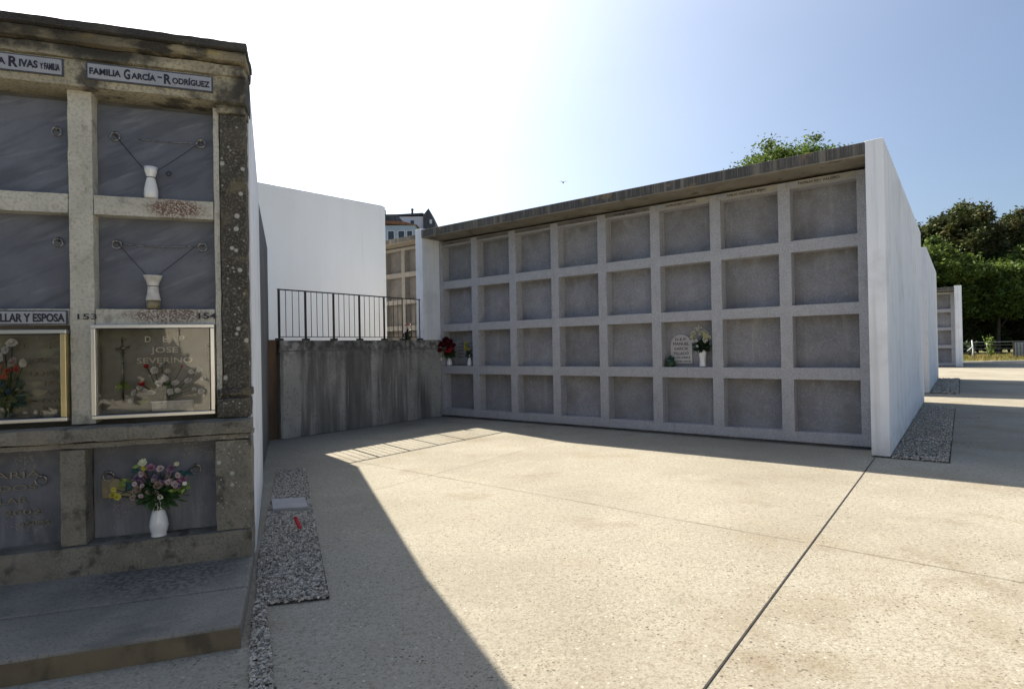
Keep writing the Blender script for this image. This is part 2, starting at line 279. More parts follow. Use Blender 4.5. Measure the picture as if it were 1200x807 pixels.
# ---------------------------------------------------------------- mesh helpers
class MB:
    def __init__(s): s.v = []; s.f = []; s.sm = []
    def add(s, vs, fs, smooth=False):
        b = len(s.v); s.v += [tuple(x) for x in vs]; s.f += [tuple(b+i for i in f) for f in fs]; s.sm += [smooth]*len(fs); return s
    def box(s, x0, x1, y0, y1, z0, z1):
        return s.add([(x0,y0,z0),(x1,y0,z0),(x1,y1,z0),(x0,y1,z0),(x0,y0,z1),(x1,y0,z1),(x1,y1,z1),(x0,y1,z1)],
                     [(0,3,2,1),(4,5,6,7),(0,1,5,4),(1,2,6,5),(2,3,7,6),(3,0,4,7)])
    def prism(s, pts, z0, z1):
        n = len(pts); z1s = z1 if hasattr(z1, '__len__') else [z1]*n
        return s.add([(p[0],p[1],z0) for p in pts]+[(p[0],p[1],z1s[i]) for i, p in enumerate(pts)],
                     [tuple(range(n-1,-1,-1)), tuple(range(n,2*n))]+[(i,(i+1)%n,n+(i+1)%n,n+i) for i in range(n)])
    def tube(s, pts, r, seg=8, cap=True, r1=None):
        pts = [Vector(p) for p in pts]; n = len(pts); vs = []
        for i, p in enumerate(pts):
            t = (pts[min(i+1,n-1)]-pts[max(i-1,0)]).normalized()
            a = t.cross(Vector((0,0,1))) if abs(t.z) < 0.95 else t.cross(Vector((1,0,0)))
            a.normalize(); b = t.cross(a)
            rr = r if r1 is None else r+(r1-r)*i/(n-1)
            for k in range(seg):
                an = 2*math.pi*k/seg; vs.append(p+a*math.cos(an)*rr+b*math.sin(an)*rr)
        fs = [(i*seg+k, i*seg+(k+1)%seg, (i+1)*seg+(k+1)%seg, (i+1)*seg+k) for i in range(n-1) for k in range(seg)]
        if cap: fs += [tuple(range(seg-1,-1,-1)), tuple(range((n-1)*seg, n*seg))]
        return s.add(vs, fs, True)
    def lathe(s, prof, seg=24, c=(0,0,0)):
        vs = [(c[0]+r*math.cos(2*math.pi*k/seg), c[1]+r*math.sin(2*math.pi*k/seg), c[2]+z) for r, z in prof for k in range(seg)]
        fs = [(i*seg+k, i*seg+(k+1)%seg, (i+1)*seg+(k+1)%seg, (i+1)*seg+k) for i in range(len(prof)-1) for k in range(seg)]
        return s.add(vs, fs, True)
    def torus(s, c, R, r, axis='y', seg=20, ss=8):
        vs = []
        for i in range(seg):
            a = 2*math.pi*i/seg
            for k in range(ss):
                b = 2*math.pi*k/ss; q = R+r*math.cos(b)
                x, z, y = q*math.cos(a), q*math.sin(a), r*math.sin(b)
                vs.append((c[0]+x, c[1]+y, c[2]+z) if axis == 'y' else (c[0]+x, c[1]+z, c[2]+y))
        fs = [(i*ss+k, i*ss+(k+1)%ss, ((i+1)%seg)*ss+(k+1)%ss, ((i+1)%seg)*ss+k) for i in range(seg) for k in range(ss)]
        return s.add(vs, fs, True)
    def mesh(s, name, material):
        me = bpy.data.meshes.new(name); me.from_pydata(s.v, [], s.f); me.update()
        for i, p in enumerate(me.polygons): p.use_smooth = s.sm[i]
        me.materials.append(MT[material]); return me
    def obj(s, name, material, parent=None, loc=(0,0,0), bevel=0, rotz=0):
        return link(name, s.mesh(name, material), parent, loc, bevel, rotz)
def link(name, me, parent=None, loc=(0,0,0), bevel=0, rotz=0):
    o = bpy.data.objects.new(name, me); col.objects.link(o); o.location = loc; o.rotation_euler = (0,0,rotz)
    if parent: o.parent = parent
    if bevel:
        b = o.modifiers.new('bevel', 'BEVEL'); b.width = bevel; b.segments = 2; b.limit_method = 'ANGLE'; b.angle_limit = R_(50)
    return o
def tag(o, label, cat, group=None, kind=None):
    o['label'] = label; o['category'] = cat
    if group: o['group'] = group
    if kind: o['kind'] = kind
    return o
def thing(name, label, cat, loc=(0,0,0), rotz=0, group=None):
    o = bpy.data.objects.new(name, None); col.objects.link(o); o.location = loc; o.rotation_euler = (0,0,rotz); o.empty_display_size = 0.2
    return tag(o, label, cat, group)
def struct(o): o['kind'] = 'structure'; return o
def text(body, name, material, parent, x0, x1, zbase, h, y, thick=0.003, align='C', weight=0.0, italic=0):
    """letters standing in the local xz-plane, facing -y, fitted between x0 and x1"""
    cu = bpy.data.curves.new('t', 'FONT'); cu.body = body; cu.extrude = thick/2; cu.offset = weight; cu.resolution_u = 3
    to = bpy.data.objects.new('t', cu); col.objects.link(to)
    dg = bpy.context.evaluated_depsgraph_get(); me = bpy.data.meshes.new_from_object(to.evaluated_get(dg))
    bpy.data.objects.remove(to); bpy.data.curves.remove(cu)
    xs = [v.co.x for v in me.vertices]; ys = [v.co.y for v in me.vertices]
    a, b = min(xs), max(xs); c = 0.0; d = max(ys)
    if min(ys) > 0.1: c = min(ys)
    for v in me.vertices:
        X = x0+(v.co.x-a)/(b-a)*(x1-x0); Z = zbase+(v.co.y-c)/(d-c)*h; Y = y-v.co.z
        v.co = (X, Y, Z)
    me.materials.clear(); me.materials.append(MT[material]); me.name = name
    return link(name, me, parent)

def rough_box(x0, x1, y0, y1, z0, z1, step, amp, seed=0):
    """box subdivided with slightly uneven faces (worn stone)"""
    nx, ny, nz = [max(1, int(round(d/step))) for d in (x1-x0, y1-y0, z1-z0)]
    mb = MB(); idx = {}
    def P(i, j, k):
        if (i,j,k) not in idx:
            p = Vector((x0+(x1-x0)*i/nx, y0+(y1-y0)*j/ny, z0+(z1-z0)*k/nz))
            q = p*9+Vector((seed, seed*2, 0))
            edge = (i in (0,nx))+(j in (0,ny))+(k in (0,nz))
            d = mn.noise_vector(q)*amp*(1.0 if edge < 2 else 1.3)
            if edge >= 2:
                c = Vector(((x0+x1)/2,(y0+y1)/2,(z0+z1)/2))
                dv = Vector(((-1 if i==nx else 1 if i==0 else 0), (-1 if j==ny else 1 if j==0 else 0), (-1 if k==nz else 1 if k==0 else 0)))
                d += dv*amp*(0.8+0.8*mn.noise(q*2.3))
            idx[(i,j,k)] = len(mb.v); mb.v.append(tuple(p+d))
        return idx[(i,j,k)]
    def Q(a,b,c,d): mb.f.append((a,b,c,d)); mb.sm.append(False)
    for i in range(nx):
        for j in range(ny):
            Q(P(i,j,0),P(i,j+1,0),P(i+1,j+1,0),P(i+1,j,0)); Q(P(i,j,nz),P(i+1,j,nz),P(i+1,j+1,nz),P(i,j+1,nz))
        for k in range(nz):
            Q(P(i,0,k),P(i+1,0,k),P(i+1,0,k+1),P(i,0,k+1)); Q(P(i,ny,k),P(i,ny,k+1),P(i+1,ny,k+1),P(i+1,ny,k))
    for j in range(ny):
        for k in range(nz):
            Q(P(0,j,k),P(0,j,k+1),P(0,j+1,k+1),P(0,j+1,k)); Q(P(nx,j,k),P(nx,j+1,k),P(nx,j+1,k+1),P(nx,j,k+1))
    return mb

# ================================================================ SETTING
gm = MB(); gm.add([(-900,-900,0),(900,-900,0),(900,1500,0),(-900,1500,0)], [(0,1,2,3)])
struct(gm.obj('ground', 'ground'))
def strip(name, a, b, w, material, z=0.004):
    a, b = Vector(a), Vector(b); d = (b-a).normalized(); n = Vector((-d.y, d.x, 0))*w/2
    mb = MB(); mb.add([a-n+Vector((0,0,z)), b-n+Vector((0,0,z)), b+n+Vector((0,0,z)), a+n+Vector((0,0,z))], [(0,1,2,3)])
    return struct(mb.obj(name, material))
strip('pavement_joint', frameR(7.24,-0.55), frameR(7.24,-14), 0.008, 'joint')
# hairline crack across the court, slightly wandering
def crack(name, a, b, w, material='crack', wob=0.012, n=60):
    a, b = Vector(a), Vector(b); d = (b-a).normalized(); nn = Vector((-d.y, d.x, 0)); mb = MB(); vs = []
    for i in range(n+1):
        p = a+(b-a)*i/n+nn*mn.noise(Vector((i*0.35, 1.7, a.x)))*wob; ww = w*(0.6+0.5*mn.noise(Vector((i*0.9, 5, a.y))))/2
        vs += [p-nn*ww+Vector((0,0,.004)), p+nn*ww+Vector((0,0,.004))]
    mb.add(vs, [(2*i,2*i+2,2*i+3,2*i+1) for i in range(n)])
    return struct(mb.obj(name, material))
crack('pavement_crack', frameR(0.2,-3.83), frameR(7.2,-4.04), 0.007)
crack('pavement_crack', frameR(7.28,-4.04), frameR(16,-4.4), 0.009)
crack('pavement_crack', frameR(3.66,-5.0), frameR(3.52,-0.9), 0.006)
crack('grime_strip', frameR(-0.05,-0.035), frameR(7.18,-0.035), 0.075, 'gravel_bed', 0.03, 160)
crack('grime_strip', frameR(7.2,-0.50), frameR(7.5,-0.50), 0.03, 'gravel_bed', 0.02, 20)
crack('grime_strip', frameR(-0.06,-3.42), frameR(-0.06,-0.05), 0.03, 'gravel_bed', 0.02, 80)
strip('pavement_joint', frameR(7.91,-0.5), frameR(7.91,5.9), 0.012, 'joint')
strip('pavement_joint', frameR(7.95,9.3), frameR(7.95,16.3), 0.02, 'joint')

# upper terrace behind the retaining wall
tm = MB(); tm.prism([frameR(-0.3,-3.35), frameR(-0.3,24), frameR(-22,24), frameR(-22,-3.35)], -0.2, 1.07)
struct(tm.obj('upper_terrace', 'ground'))
# grass field under the wood
gg = MB(); gg.add([(20,35.5,.006),(75,33.5,.006),(110,120,.006),(-40,120,.006),(-40,44,.006)], [(0,1,2,3,4)])
struct(gg.obj('field', 'grass_ground'))

# ================================================================ NICHE GALLERIES (concrete type)
P_, M_ = 0.9, 0.1496
ROWS = [(2.632, 3.31), (1.795, 2.481), (0.986, 1.651), (0.160, 0.835)]
WH = P_-M_; REC = 0.19
_pm = {}
def panel_mesh(h, pm):
    k = (round(h, 3), pm)
    if k not in _pm:
        b = MB(); b.box(0, WH, 0, 0.05, 0, h); _pm[k] = b.mesh('niche_panel', pm)
    return _pm[k]
def gallery(label, s0, n0, z0, ncol, left_wall=True, right_wall=True, depth=7.37, group=None, left_base=0.0, right_top=3.60, rot=0, rw=0.18, fm='grid_granite', pm='panel_granite'):
    t = thing('niche_gallery', label, 'burial gallery', frameR(s0, n0, z0), TR+rot, group)
    x1 = ncol*P_-M_
    # lattice of pillars and bars, one moulded piece
    b = MB(); zt = 3.402; zb = 0.03
    xs = [(-0.08, 0.0)]+[((c+1)*P_-M_, (c+1)*P_) for c in range(ncol-1)]+[(x1, x1+0.145)]
    edges = sorted({-0.08, x1+0.145} | {x for p in xs[:1] for x in (p[1],)} | {x for p in xs[1:-1] for x in p} | {x1})
    zz = sorted({zb, zt} | {z for r in ROWS for z in r})
    F = {}
    for i in range(len(edges)-1):
        for j in range(len(zz)-1):
            cx, cz = (edges[i]+edges[i+1])/2, (zz[j]+zz[j+1])/2
            hole = (0 < cx < x1 and (cx % P_) < WH) and any(a < cz < c for a, c in ROWS)
            F[i, j] = not hole
    vid = {}; vs = []
    def V(i, j, k):
        if (i,j,k) not in vid: vid[i,j,k] = len(vs); vs.append((edges[i], 0 if k == 0 else REC+0.06, zz[j]))
        return vid[i,j,k]
    fs = []
    ni, nj = len(edges)-1, len(zz)-1
    for (i, j), solid in F.items():
        if not solid: continue
        fs.append((V(i,j,0),V(i+1,j,0),V(i+1,j+1,0),V(i,j+1,0))); fs.append((V(i,j,1),V(i,j+1,1),V(i+1,j+1,1),V(i+1,j,1)))
        for di, dj, q in ((-1,0,((i,j),(i,j+1))),(1,0,((i+1,j+1),(i+1,j))),(0,-1,((i+1,j),(i,j))),(0,1,((i,j+1),(i+1,j+1)))):
            if not F.get((i+di,j+dj), False):
                a, c = q; fs.append((V(*a,0),V(*c,0),V(*c,1),V(*a,1)))
    b.add(vs, fs); b.obj('niche_frame', fm, t, bevel=0.005)
    for c in range(ncol):
        for a, h in ROWS:
            link('niche_panel', panel_mesh(h-a, pm), t, (c*P_, REC, a))
    k = MB(); k.box(-0.08, x1+0.145, REC+0.062, depth-0.4, 0.0, 3.428); k.obj('body', 'dark_concrete', t)
    k = MB(); k.box(-0.085, x1+0.148, 0.035, REC+0.058, 0.0, 0.028); k.obj('plinth', 'dark_concrete', t)
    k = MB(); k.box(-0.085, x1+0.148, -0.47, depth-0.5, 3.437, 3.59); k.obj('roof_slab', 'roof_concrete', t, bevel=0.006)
    if left_wall:
        k = MB(); k.box(-0.27, -0.09, -0.45, depth-0.47, left_base, 3.625); k.obj('end_wall', 'white_wall', t, bevel=0.006)
    if right_wall:
        k = MB(); k.box(x1+0.15, x1+0.15+rw, -0.47, depth-0.47, 0.012, right_top); k.obj('end_wall', 'white_wall', t, bevel=0.006)
    return t

G1 = gallery('long grey niche gallery facing the court, with arched plaque and roof slab', 0, 0, 0, 8, left_base=1.495)
gallery('second white-ended gallery directly behind the large one, seen only by its side wall', 0.0, 9.85, 0, 8, depth=6.8, group=None)
G3 = gallery('farthest small gallery before the trees, one column of niches showing', 0.066, 27.4, 0, 8, depth=5.5, rw=0.26, right_top=3.64)
G3.scale = (1.07, 1.07, 1.07)
G2 = gallery('brownish gallery on the upper terrace behind the railing', -5.52-2*P_, 4.0, 1.07, 7, right_wall=False, depth=5, fm='brown_granite', pm='brown_panel')

# name strips on the first gallery
names = ['FAMILIA PAZOS', 'FAMILIA LOPEZ', 'FAMILIA CASTRO', 'FAMILIA SEIJAS', 'FAMILIA PEREZ', 'FAMILIA REY CASTRO', 'FAMILIA VAZQUEZ SEIJAS', 'FAMILIA REY VALEIRO']
for c in range(8):
    k = MB()
    if c < 5: k.box(c*P_+0.0, c*P_+WH, -0.004, 0.02, 3.335, 3.390); ns = k.obj('name_strip', 'strip_dark', G1); y = -0.0065
    else: k.box(c*P_-0.05, c*P_+WH, -0.006, 0.02, 3.316, 3.400); ns = k.obj('name_strip', 'strip_granite', G1); y = -0.0085
    xx = c*P_+WH*0.5
    text(names[c], 'lettering', 'letter_dark' if c >= 4 else 'letter_faint', ns, xx-0.10-0.009*len(names[c]), xx+0.0+0.0105*len(names[c]), 3.344, 0.03, y)
    if c >= 5:
        k = MB(); k.box(c*P_-0.03, c*P_+0.10, -0.012, -0.0065, 3.330, 3.388); k.obj('number_tag', 'enamel', ns)

# arched memorial plaque and cross on the niche of column six
pc = G1
k = MB(); cx, w2, zb, zt = 4.735, 0.165, 1.035, 1.30
pts = [(cx-w2, zb), (cx+w2, zb)]+[(cx+w2*math.cos(a*math.pi/14), zt+w2*math.sin(a*math.pi/14)) for a in range(15)]
n = len(pts)
k.add([(p[0], REC-0.025, p[1]) for p in pts]+[(p[0], REC, p[1]) for p in pts], [tuple(range(n)), tuple(range(2*n-1, n-1, -1))]+[(i+n, (i+1)%n+n, (i+1)%n, i) for i in range(n)])
pl = k.obj('memorial_plaque', 'white_plaque', G1); pl['label'] = 'white arched plaque with engraved lines'
for s, z, h, hw in (('D.E.P.', 1.375, 0.036, 0.085), ('MANUEL', 1.305, 0.042, 0.12), ('GARCIA', 1.235, 0.042, 0.105), ('PILLADO', 1.165, 0.042, 0.11), ('8-10-2003', 1.108, 0.030, 0.13), ('A LOS 81 AÑOS', 1.055, 0.030, 0.14)):
    text(s, 'lettering', 'letter_dark', pl, cx-hw, cx+hw, z, h, REC-0.0275)
k = MB(); k.box(5.0-0.009, 5.0+0.009, REC-0.012, REC, 1.44, 1.60); k.box(4.95, 4.99, REC-0.012, REC, 1.545, 1.563); k.box(5.01, 5.05, REC-0.012, REC, 1.545, 1.563)
k.obj('cross', 'letter_light', G1)
# open-book plaque in the first column
k = MB(); k.box(0.13, 0.40, REC-0.02, REC, 1.06, 1.47); k.box(0.415, 0.70, REC-0.02, REC, 1.06, 1.47)
k.box(0.10, 0.73, REC-0.035, REC-0.021, 1.02, 1.055)
pl = k.obj('memorial_plaque', 'panel_granite', G1); pl['label'] = 'grey two-page plaque behind the dark red flowers'
for i in range(5):
    for a, b_ in ((0.24, 0.37), (0.45, 0.66)): text('MARIA LOSADA' if i % 2 else 'JOSE CASTRO', 'lettering', 'letter_faint', pl, a, b_, 1.40-0.065*i, 0.03, REC-0.0225)

# ================================================================ RETAINING WALL, RAILING, RUSTY PANEL
rw = thing('retaining_wall', 'stained board-marked concrete wall under the dark railing', 'concrete wall', frameR(-0.08, 0, 0), TR)
k = MB(); k.box(-0.22, 0, -3.42, -0.0, 0.0, 1.32); k.obj('wall', 'retaining', rw, bevel=0.006)
k = MB(); k.box(-0.22, -0.006, -3.42, -0.0, 1.333, 1.49); k.obj('coping', 'retaining', rw, bevel=0.006)
k = MB(); k.box(-0.215, -0.012, -3.415, -0.006, 1.3205, 1.3325); k.obj('shadow_gap', 'dark_concrete', rw)
rt = thing('railing', 'dark thin-barred steel railing on top of the stained concrete wall', 'railing', frameR(-0.14, 0, 1.49), TR)
posts = [-3.39, -2.94, -2.42, -1.90, -1.36, -0.93, -0.50]
for p in posts:
    pw = 0.017 if p < -1.0 else 0.007
    k = MB(); k.box(-0.007, 0.007, p-pw, p+pw, 0.035, 0.765); k.obj('post', 'dark_metal', rt)
    k = MB(); k.box(-0.035, 0.035, p-0.05, p+0.05, 0.001, 0.034); k.obj('post_base', 'dark_metal', rt)
k = MB(); k.box(-0.012, 0.012, -3.41, -0.48, 0.766, 0.784); k.obj('top_rail', 'dark_metal', rt)
for a, b_ in zip(posts, posts[1:]):
    k = MB(); k.box(-0.008, 0.008, a+0.0225, b_-0.0225, 0.05, 0.062); k.obj('bottom_rail', 'dark_metal', rt)
    for i in range(1, 4 if b_-a < .5 else 5):
        q = a+(b_-a)*i/(4 if b_-a < .5 else 5); k = MB(); k.tube([(0, q, 0.0625), (0, q, 0.7655)], 0.006, 6); k.obj('bar', 'dark_metal', rt)
bp = thing('rusty_panel', 'narrow rust-brown steel plate beside the left end of the concrete wall', 'steel plate', frameR(-0.16, -3.42, 0), TR)
k = MB(); k.box(-0.03, 0.0, -0.40, -0.012, 0, 1.50); k.obj('plate', 'rusty', bp)
k = MB(); k.box(-0.04, 0.012, -0.45, -0.405, 0, 1.50); k.obj('edge_post', 'dark_concrete', bp)

# white building on the terrace
A, B = Vector((-3.2, 15, 0)), Vector((-5.75, 12.35, 0))
wb = thing('white_building', 'plain white windowless building above the railing', 'white building', (A.x, A.y, 1.07))
d = (B-A).normalized(); nL_ = Vector((-d.y, d.x, 0)); nL_ = nL_ if nL_.x < 0 else -nL_
dn = Vector((-0.93, 0.36, 0)).normalized()
pts = [Vector((0,0,0)), (B-A)*1.7, (B-A)*1.7+dn*6, dn*6]
k = MB(); k.prism([(p.x,p.y) for p in pts], 0, 3.93); k.obj('walls', 'bright_wall', wb, bevel=0.01)
k = MB(); q = [p*0.98+Vector((-0.05,0.0,0)) for p in pts]; k.prism([(p.x,p.y) for p in q], 3.931, 3.95); k.obj('roof', 'roof_concrete', wb)

# ================================================================ OLD STONE GALLERY (left)
LG = thing('stone_gallery', 'old stained stone niche gallery with lichened pilaster at the left', 'burial gallery', (0,0,0), TL)
COL = [(-0.583-0.756*i-0.634, -0.583-0.756*i) for i in range(4)]        # hole x ranges
XL = COL[-1][0]-0.122
UP = [(2.251, 2.815), (1.587, 2.1385)]
CASE = (0.945, 1.49)
# upper frame
seed = 3
for i in range(3):
    a, b_ = COL[i+1][1], COL[i][0]
    rough_box(a, b_, 4.0, 4.12, 0.915, 2.90, 0.06, 0.0025, i*5).obj('pillar', 'pale_stone', LG)
rough_box(XL, COL[3][0], 4.0, 4.12, 0.915, 2.90, 0.06, 0.0025, 40).obj('pillar', 'pale_stone', LG)
for c0, c1 in COL:
    for z0, z1 in ((2.1385, 2.251), (1.49, 1.587)):
        rough_box(c0+0.0015, c1-0.0015, 4.001, 4.12, z0, z1, 0.05, 0.002, c0*7+z0).obj('shelf_bar', 'pale_stone', LG)
rough_box(-0.5815, -0.548, 4.001, 4.12, 0.915, 2.835, 0.05, 0.002, 11).obj('pilaster_edge', 'pale_stone', LG)
rough_box(-0.5465, -0.395, 3.985, 4.14, 0.915, 2.80, 0.045, 0.005, 17).obj('pilaster', 'lichen_stone', LG)
rough_box(-0.556, -0.388, 3.972, 4.14, 2.801, 2.852, 0.03, 0.004, 18).obj('pilaster_capital', 'frieze', LG)
rough_box(-0.575, -0.388, 3.955, 4.14, 1.045, 1.095, 0.03, 0.007, 19).obj('pilaster_base_ring', 'lichen_stone', LG)
rough_box(-0.575, -0.388, 3.93, 4.14, 0.916, 1.04, 0.04, 0.006, 20).obj('pilaster_base', 'lichen_stone', LG)
# cornice
rough_box(XL-0.1, -0.383, 3.93, 4.2, 2.852, 3.005, 0.05, 0.003, 21).obj('frieze', 'frieze', LG)
rough_box(XL-0.1, -0.380, 3.91, 4.2, 3.006, 3.075, 0.04, 0.005, 22).obj('frieze_top', 'frieze', LG)
rough_box(XL-0.1, -0.374, 3.875, 4.2, 3.08, 3.142, 0.04, 0.004, 23).obj('cornice_band', 'cornice', LG)
rough_box(XL-0.1, -0.368, 3.85, 4.2, 3.146, 3.19, 0.03, 0.003, 24).obj('cornice_cap', 'cornice', LG)
k = MB(); k.box(XL-0.09, -0.40, 3.95, 4.18, 2.86, 3.17); k.obj('cornice_core', 'dark_concrete', LG)
# body and white side wall, dark rear block
k = MB(); k.prism([(XL-0.1, 4.125), (-0.42, 4.125), (-0.60, 6.37), (XL-0.1, 6.37)], 0, 2.85); k.obj('body', 'dark_concrete', LG)
k = MB(); k.prism([(-0.56, 4.142), (-0.388, 4.142), (-0.520, 6.38), (-0.70, 6.38)], 0.01, [3.17, 3.17, 2.92, 2.92]); sw = k.obj('side_wall', 'white_wall', LG, bevel=0.004)
k = MB(); k.prism([(XL-0.2, 6.40), (-0.545, 6.40), (-0.70, 10.0), (XL-0.2, 10.0)], 0, 2.97); k.obj('rear_block', 'dark_concrete', LG)
# panels
for ci, (c0, c1) in enumerate(COL):
    for z0, z1 in UP:
        k = MB(); k.box(0, c1-c0+0.004, 0, 0.03, 0, z1-z0+0.004); k.obj('niche_panel', 'marble', LG, (c0-0.002, 4.09, z0-0.002))
    k = MB(); k.box(0, c1-c0, 0, 0.03, 0, 0.57); k.obj('niche_panel', 'case_stone', LG, (c0, 4.10, 0.93))
    k = MB(); k.box(0, c1-c0+0.004, 0, 0.03, 0, 0.55); k.obj('niche_panel', 'old_marble', LG, (c0-0.002, 3.955, 0.262))
# lower tier
def lowbox(nm, *a, step=0.05, amp=0.004, sd=0, mt='low_stone'): rough_box(*a, step, amp, sd).obj(nm, mt, LG)
lowbox('ledge', XL-0.05, -0.376, 3.80, 3.998, 0.835, 0.915, sd=31)
lowbox('lintel', XL, -0.380, 3.82, 4.1, 0.80, 0.833, sd=32)
for i in range(3): lowbox('low_pillar', COL[i+1][1], COL[i][0], 3.82, 3.95, 0.268, 0.799, sd=33+i)
lowbox('low_pillar', XL, COL[3][0], 3.82, 3.95, 0.268, 0.799, sd=37)
lowbox('low_pilaster', -0.572, -0.376, 3.82, 4.0, 0.268, 0.799, sd=38)
lowbox('low_sill', XL, -0.374, 3.80, 4.0, 0.10, 0.266, sd=39)
k = MB(); k.box(XL, -0.42, 3.99, 4.09, 0.1, 0.90); k.obj('low_core', 'dark_concrete', LG)
# rings
def ring(x, y, z, s=1.0):
    k = MB(); k.torus((x, y-0.016, z-0.012*s), 0.024*s, 0.0042*s); k.lathe([(0.0,0.0),(0.012,0.0),(0.012,0.010),(0.0,0.014)], 10, (0,0,0))
    # boss turned to face the viewer
    base = len(k.v)-40
    for i in range(base, len(k.v)): vx, vy, vz = k.v[i]; k.v[i] = (x+vx, y-vz*1.4, z+vy+0.008)
    k.obj('ring_handle', 'ring_metal', LG)
for ci, (c0, c1) in enumerate(COL[:2]):
    for z in (2.64, 1.99):
        ring(c0+0.095, 4.09, z); ring(c1-0.077, 4.09, z)
    ring(c0+0.075, 3.955, 0.63, 1.1); ring(c1-0.11 if ci == 0 else c1-0.125, 3.955, 0.635, 1.1)
    ring(c0+0.11, 4.10, 1.35, 0.9); ring(c1-0.05, 4.10, 1.355, 0.9)
# chains and wires
def wire(pts, r=0.0022, name='wire', m_='dark_metal'): k = MB(); k.tube(pts, r, 5); return k.obj(name, m_, LG)
def sag(a, b, s, n=10): a, b = Vector(a), Vector(b); return [a+(b-a)*i/n+Vector((0,0,-s*4*(i/n)*(1-i/n))) for i in range(n+1)]
wire(sag((-1.115,4.065,2.63), (-0.955,4.03,2.42), 0.004), 0.003)
wire(sag((-0.665,4.065,2.63), (-0.90,4.03,2.42), 0.004), 0.0022)
k = MB(); k.torus((-0.835, 4.05, 2.418), 0.012, 0.004); k.obj('wire_knot', 'dark_metal', LG)
wire(sag((-1.0,4.08,2.625), (-0.665,4.075,2.63), 0.006), 0.0025, 'chain', 'ring_metal')
wire(sag((-1.11,4.065,1.98), (-0.955,4.03,1.79), 0.003), 0.0022); wire(sag((-0.70,4.065,1.98), (-0.90,4.03,1.79), 0.003), 0.0022)
wire(sag((-1.10,4.075,1.985), (-0.70,4.075,1.985), 0.012), 0.0032, 'chain', 'ring_metal')
wire(sag((-0.70,3.93,0.64), (-0.83,3.90,0.545), 0.0), 0.003, 'wire', 'leaf_blue'); wire(sag((-1.13,3.93,0.63), (-1.0,3.88,0.56), 0.0), 0.0025)
# nameplates
def plate(x0, x1, z0, z1, y, items, bw=0.008):
    k = MB(); k.box(x0, x1, y-0.010, y+0.01, z0, z1); p = k.obj('name_plate', 'plate_border', LG)
    k = MB(); k.box(x0+bw, x1-bw, y-0.013, y-0.0102, z0+bw, z1-bw); e = k.obj('plate_face', 'enamel', p)
    for s, a, b_, z, h in items: text(s, 'lettering', 'letter_dark', p, a, b_, z, h, y-0.0145, weight=0.03)
plate(-1.217, -0.565, 2.895, 2.992, 3.93, [('FAMILIA', -1.20, -1.045, 2.925, 0.036), ('G', -1.03, -0.998, 2.918, 0.056), ('ARCÍA', -0.992, -0.868, 2.924, 0.043), ('-', -0.858, -0.835, 2.945, 0.008),
      ('R', -0.825, -0.787, 2.916, 0.056), ('ODRÍGUEZ', -0.782, -0.582, 2.922, 0.043)])
plate(-1.973, -1.327, 2.895, 2.992, 3.93, [('A', -1.628, -1.592, 2.926, 0.036), ('R', -1.578, -1.536, 2.918, 0.056), ('IVAS', -1.530, -1.445, 2.924, 0.04), ('Y', -1.435, -1.42, 2.924, 0.03), ('FAMILIA', -1.415, -1.342, 2.922, 0.036)], 0.007)
plate(-1.973, -1.346, 1.494, 1.576, 3.995, [('VILLAR Y ESPOSA', -1.70, -1.358, 1.512, 0.046)], 0.007)
# niche numbers
text('153', 'number', 'letter_dark', LG, -1.30, -1.205, 1.525, 0.032, 3.994, weight=0.01)
text('154', 'number', 'letter_dark', LG, -0.675, -0.575, 1.527, 0.036, 3.994, weight=0.02)
# lettering of the panels
for s, x0, x1, z, h in (('MARIA', -1.75, -1.47, 0.645, 0.035), ('DOS', -1.66, -1.49, 0.575, 0.032), ('LAR', -1.66, -1.53, 0.505, 0.032), ('2002', -1.64, -1.47, 0.44, 0.028), ('AÑOS', -1.58, -1.43, 0.375, 0.030)):
    text(s, 'lettering', 'letter_bronze', LG, x0, x1, z, h, 3.949, thick=0.008)
for s, x0, x1, z, h in (('E', -1.60, -1.575, 1.36, 0.035), ('P', -1.475, -1.445, 1.36, 0.035), ('JOSE', -1.58, -1.47, 1.28, 0.028), ('LOPEZ', -1.57, -1.40, 1.20, 0.030), ('1982', -1.50, -1.41, 1.145, 0.026),
                        ('AÑOS', -1.50, -1.37, 1.09, 0.03), ('ESPOSO', -1.51, -1.38, 1.045, 0.024), ('HIJOS', -1.51, -1.42, 1.0, 0.024), ('1906', -1.63, -1.54, 1.045, 0.02)):
    text(s, 'lettering', 'letter_bronze', LG, x0, x1, z, h, 4.094, thick=0.008)
for s, x0, x1, z, h in (('D', -0.985, -0.955, 1.39, 0.036), ('E', -0.89, -0.865, 1.39, 0.036), ('P', -0.80, -0.77, 1.39, 0.036), ('JOSE', -0.955, -0.81, 1.325, 0.034), ('SEVERINO', -1.03, -0.73, 1.26, 0.034),
                        ('P', -1.145, -1.13, 1.115, 0.016), ('AÑOS', -0.79, -0.71, 1.05, 0.022)):
    text(s, 'lettering', 'letter_light', LG, x0, x1, z, h, 4.094, thick=0.008)
# small brass plate on the lower panel
k = MB(); k.box(-1.175, -1.01, 3.938, 3.954, 0.495, 0.60); bq = k.obj('brass_plate', 'dull_brass', LG)
k = MB(); k.box(-1.148, -1.143, 3.934, 3.9375, 0.53, 0.59); k.box(-1.160, -1.131, 3.934, 3.9375, 0.575, 0.580); k.obj('engraved_cross', 'letter_bronze', bq)
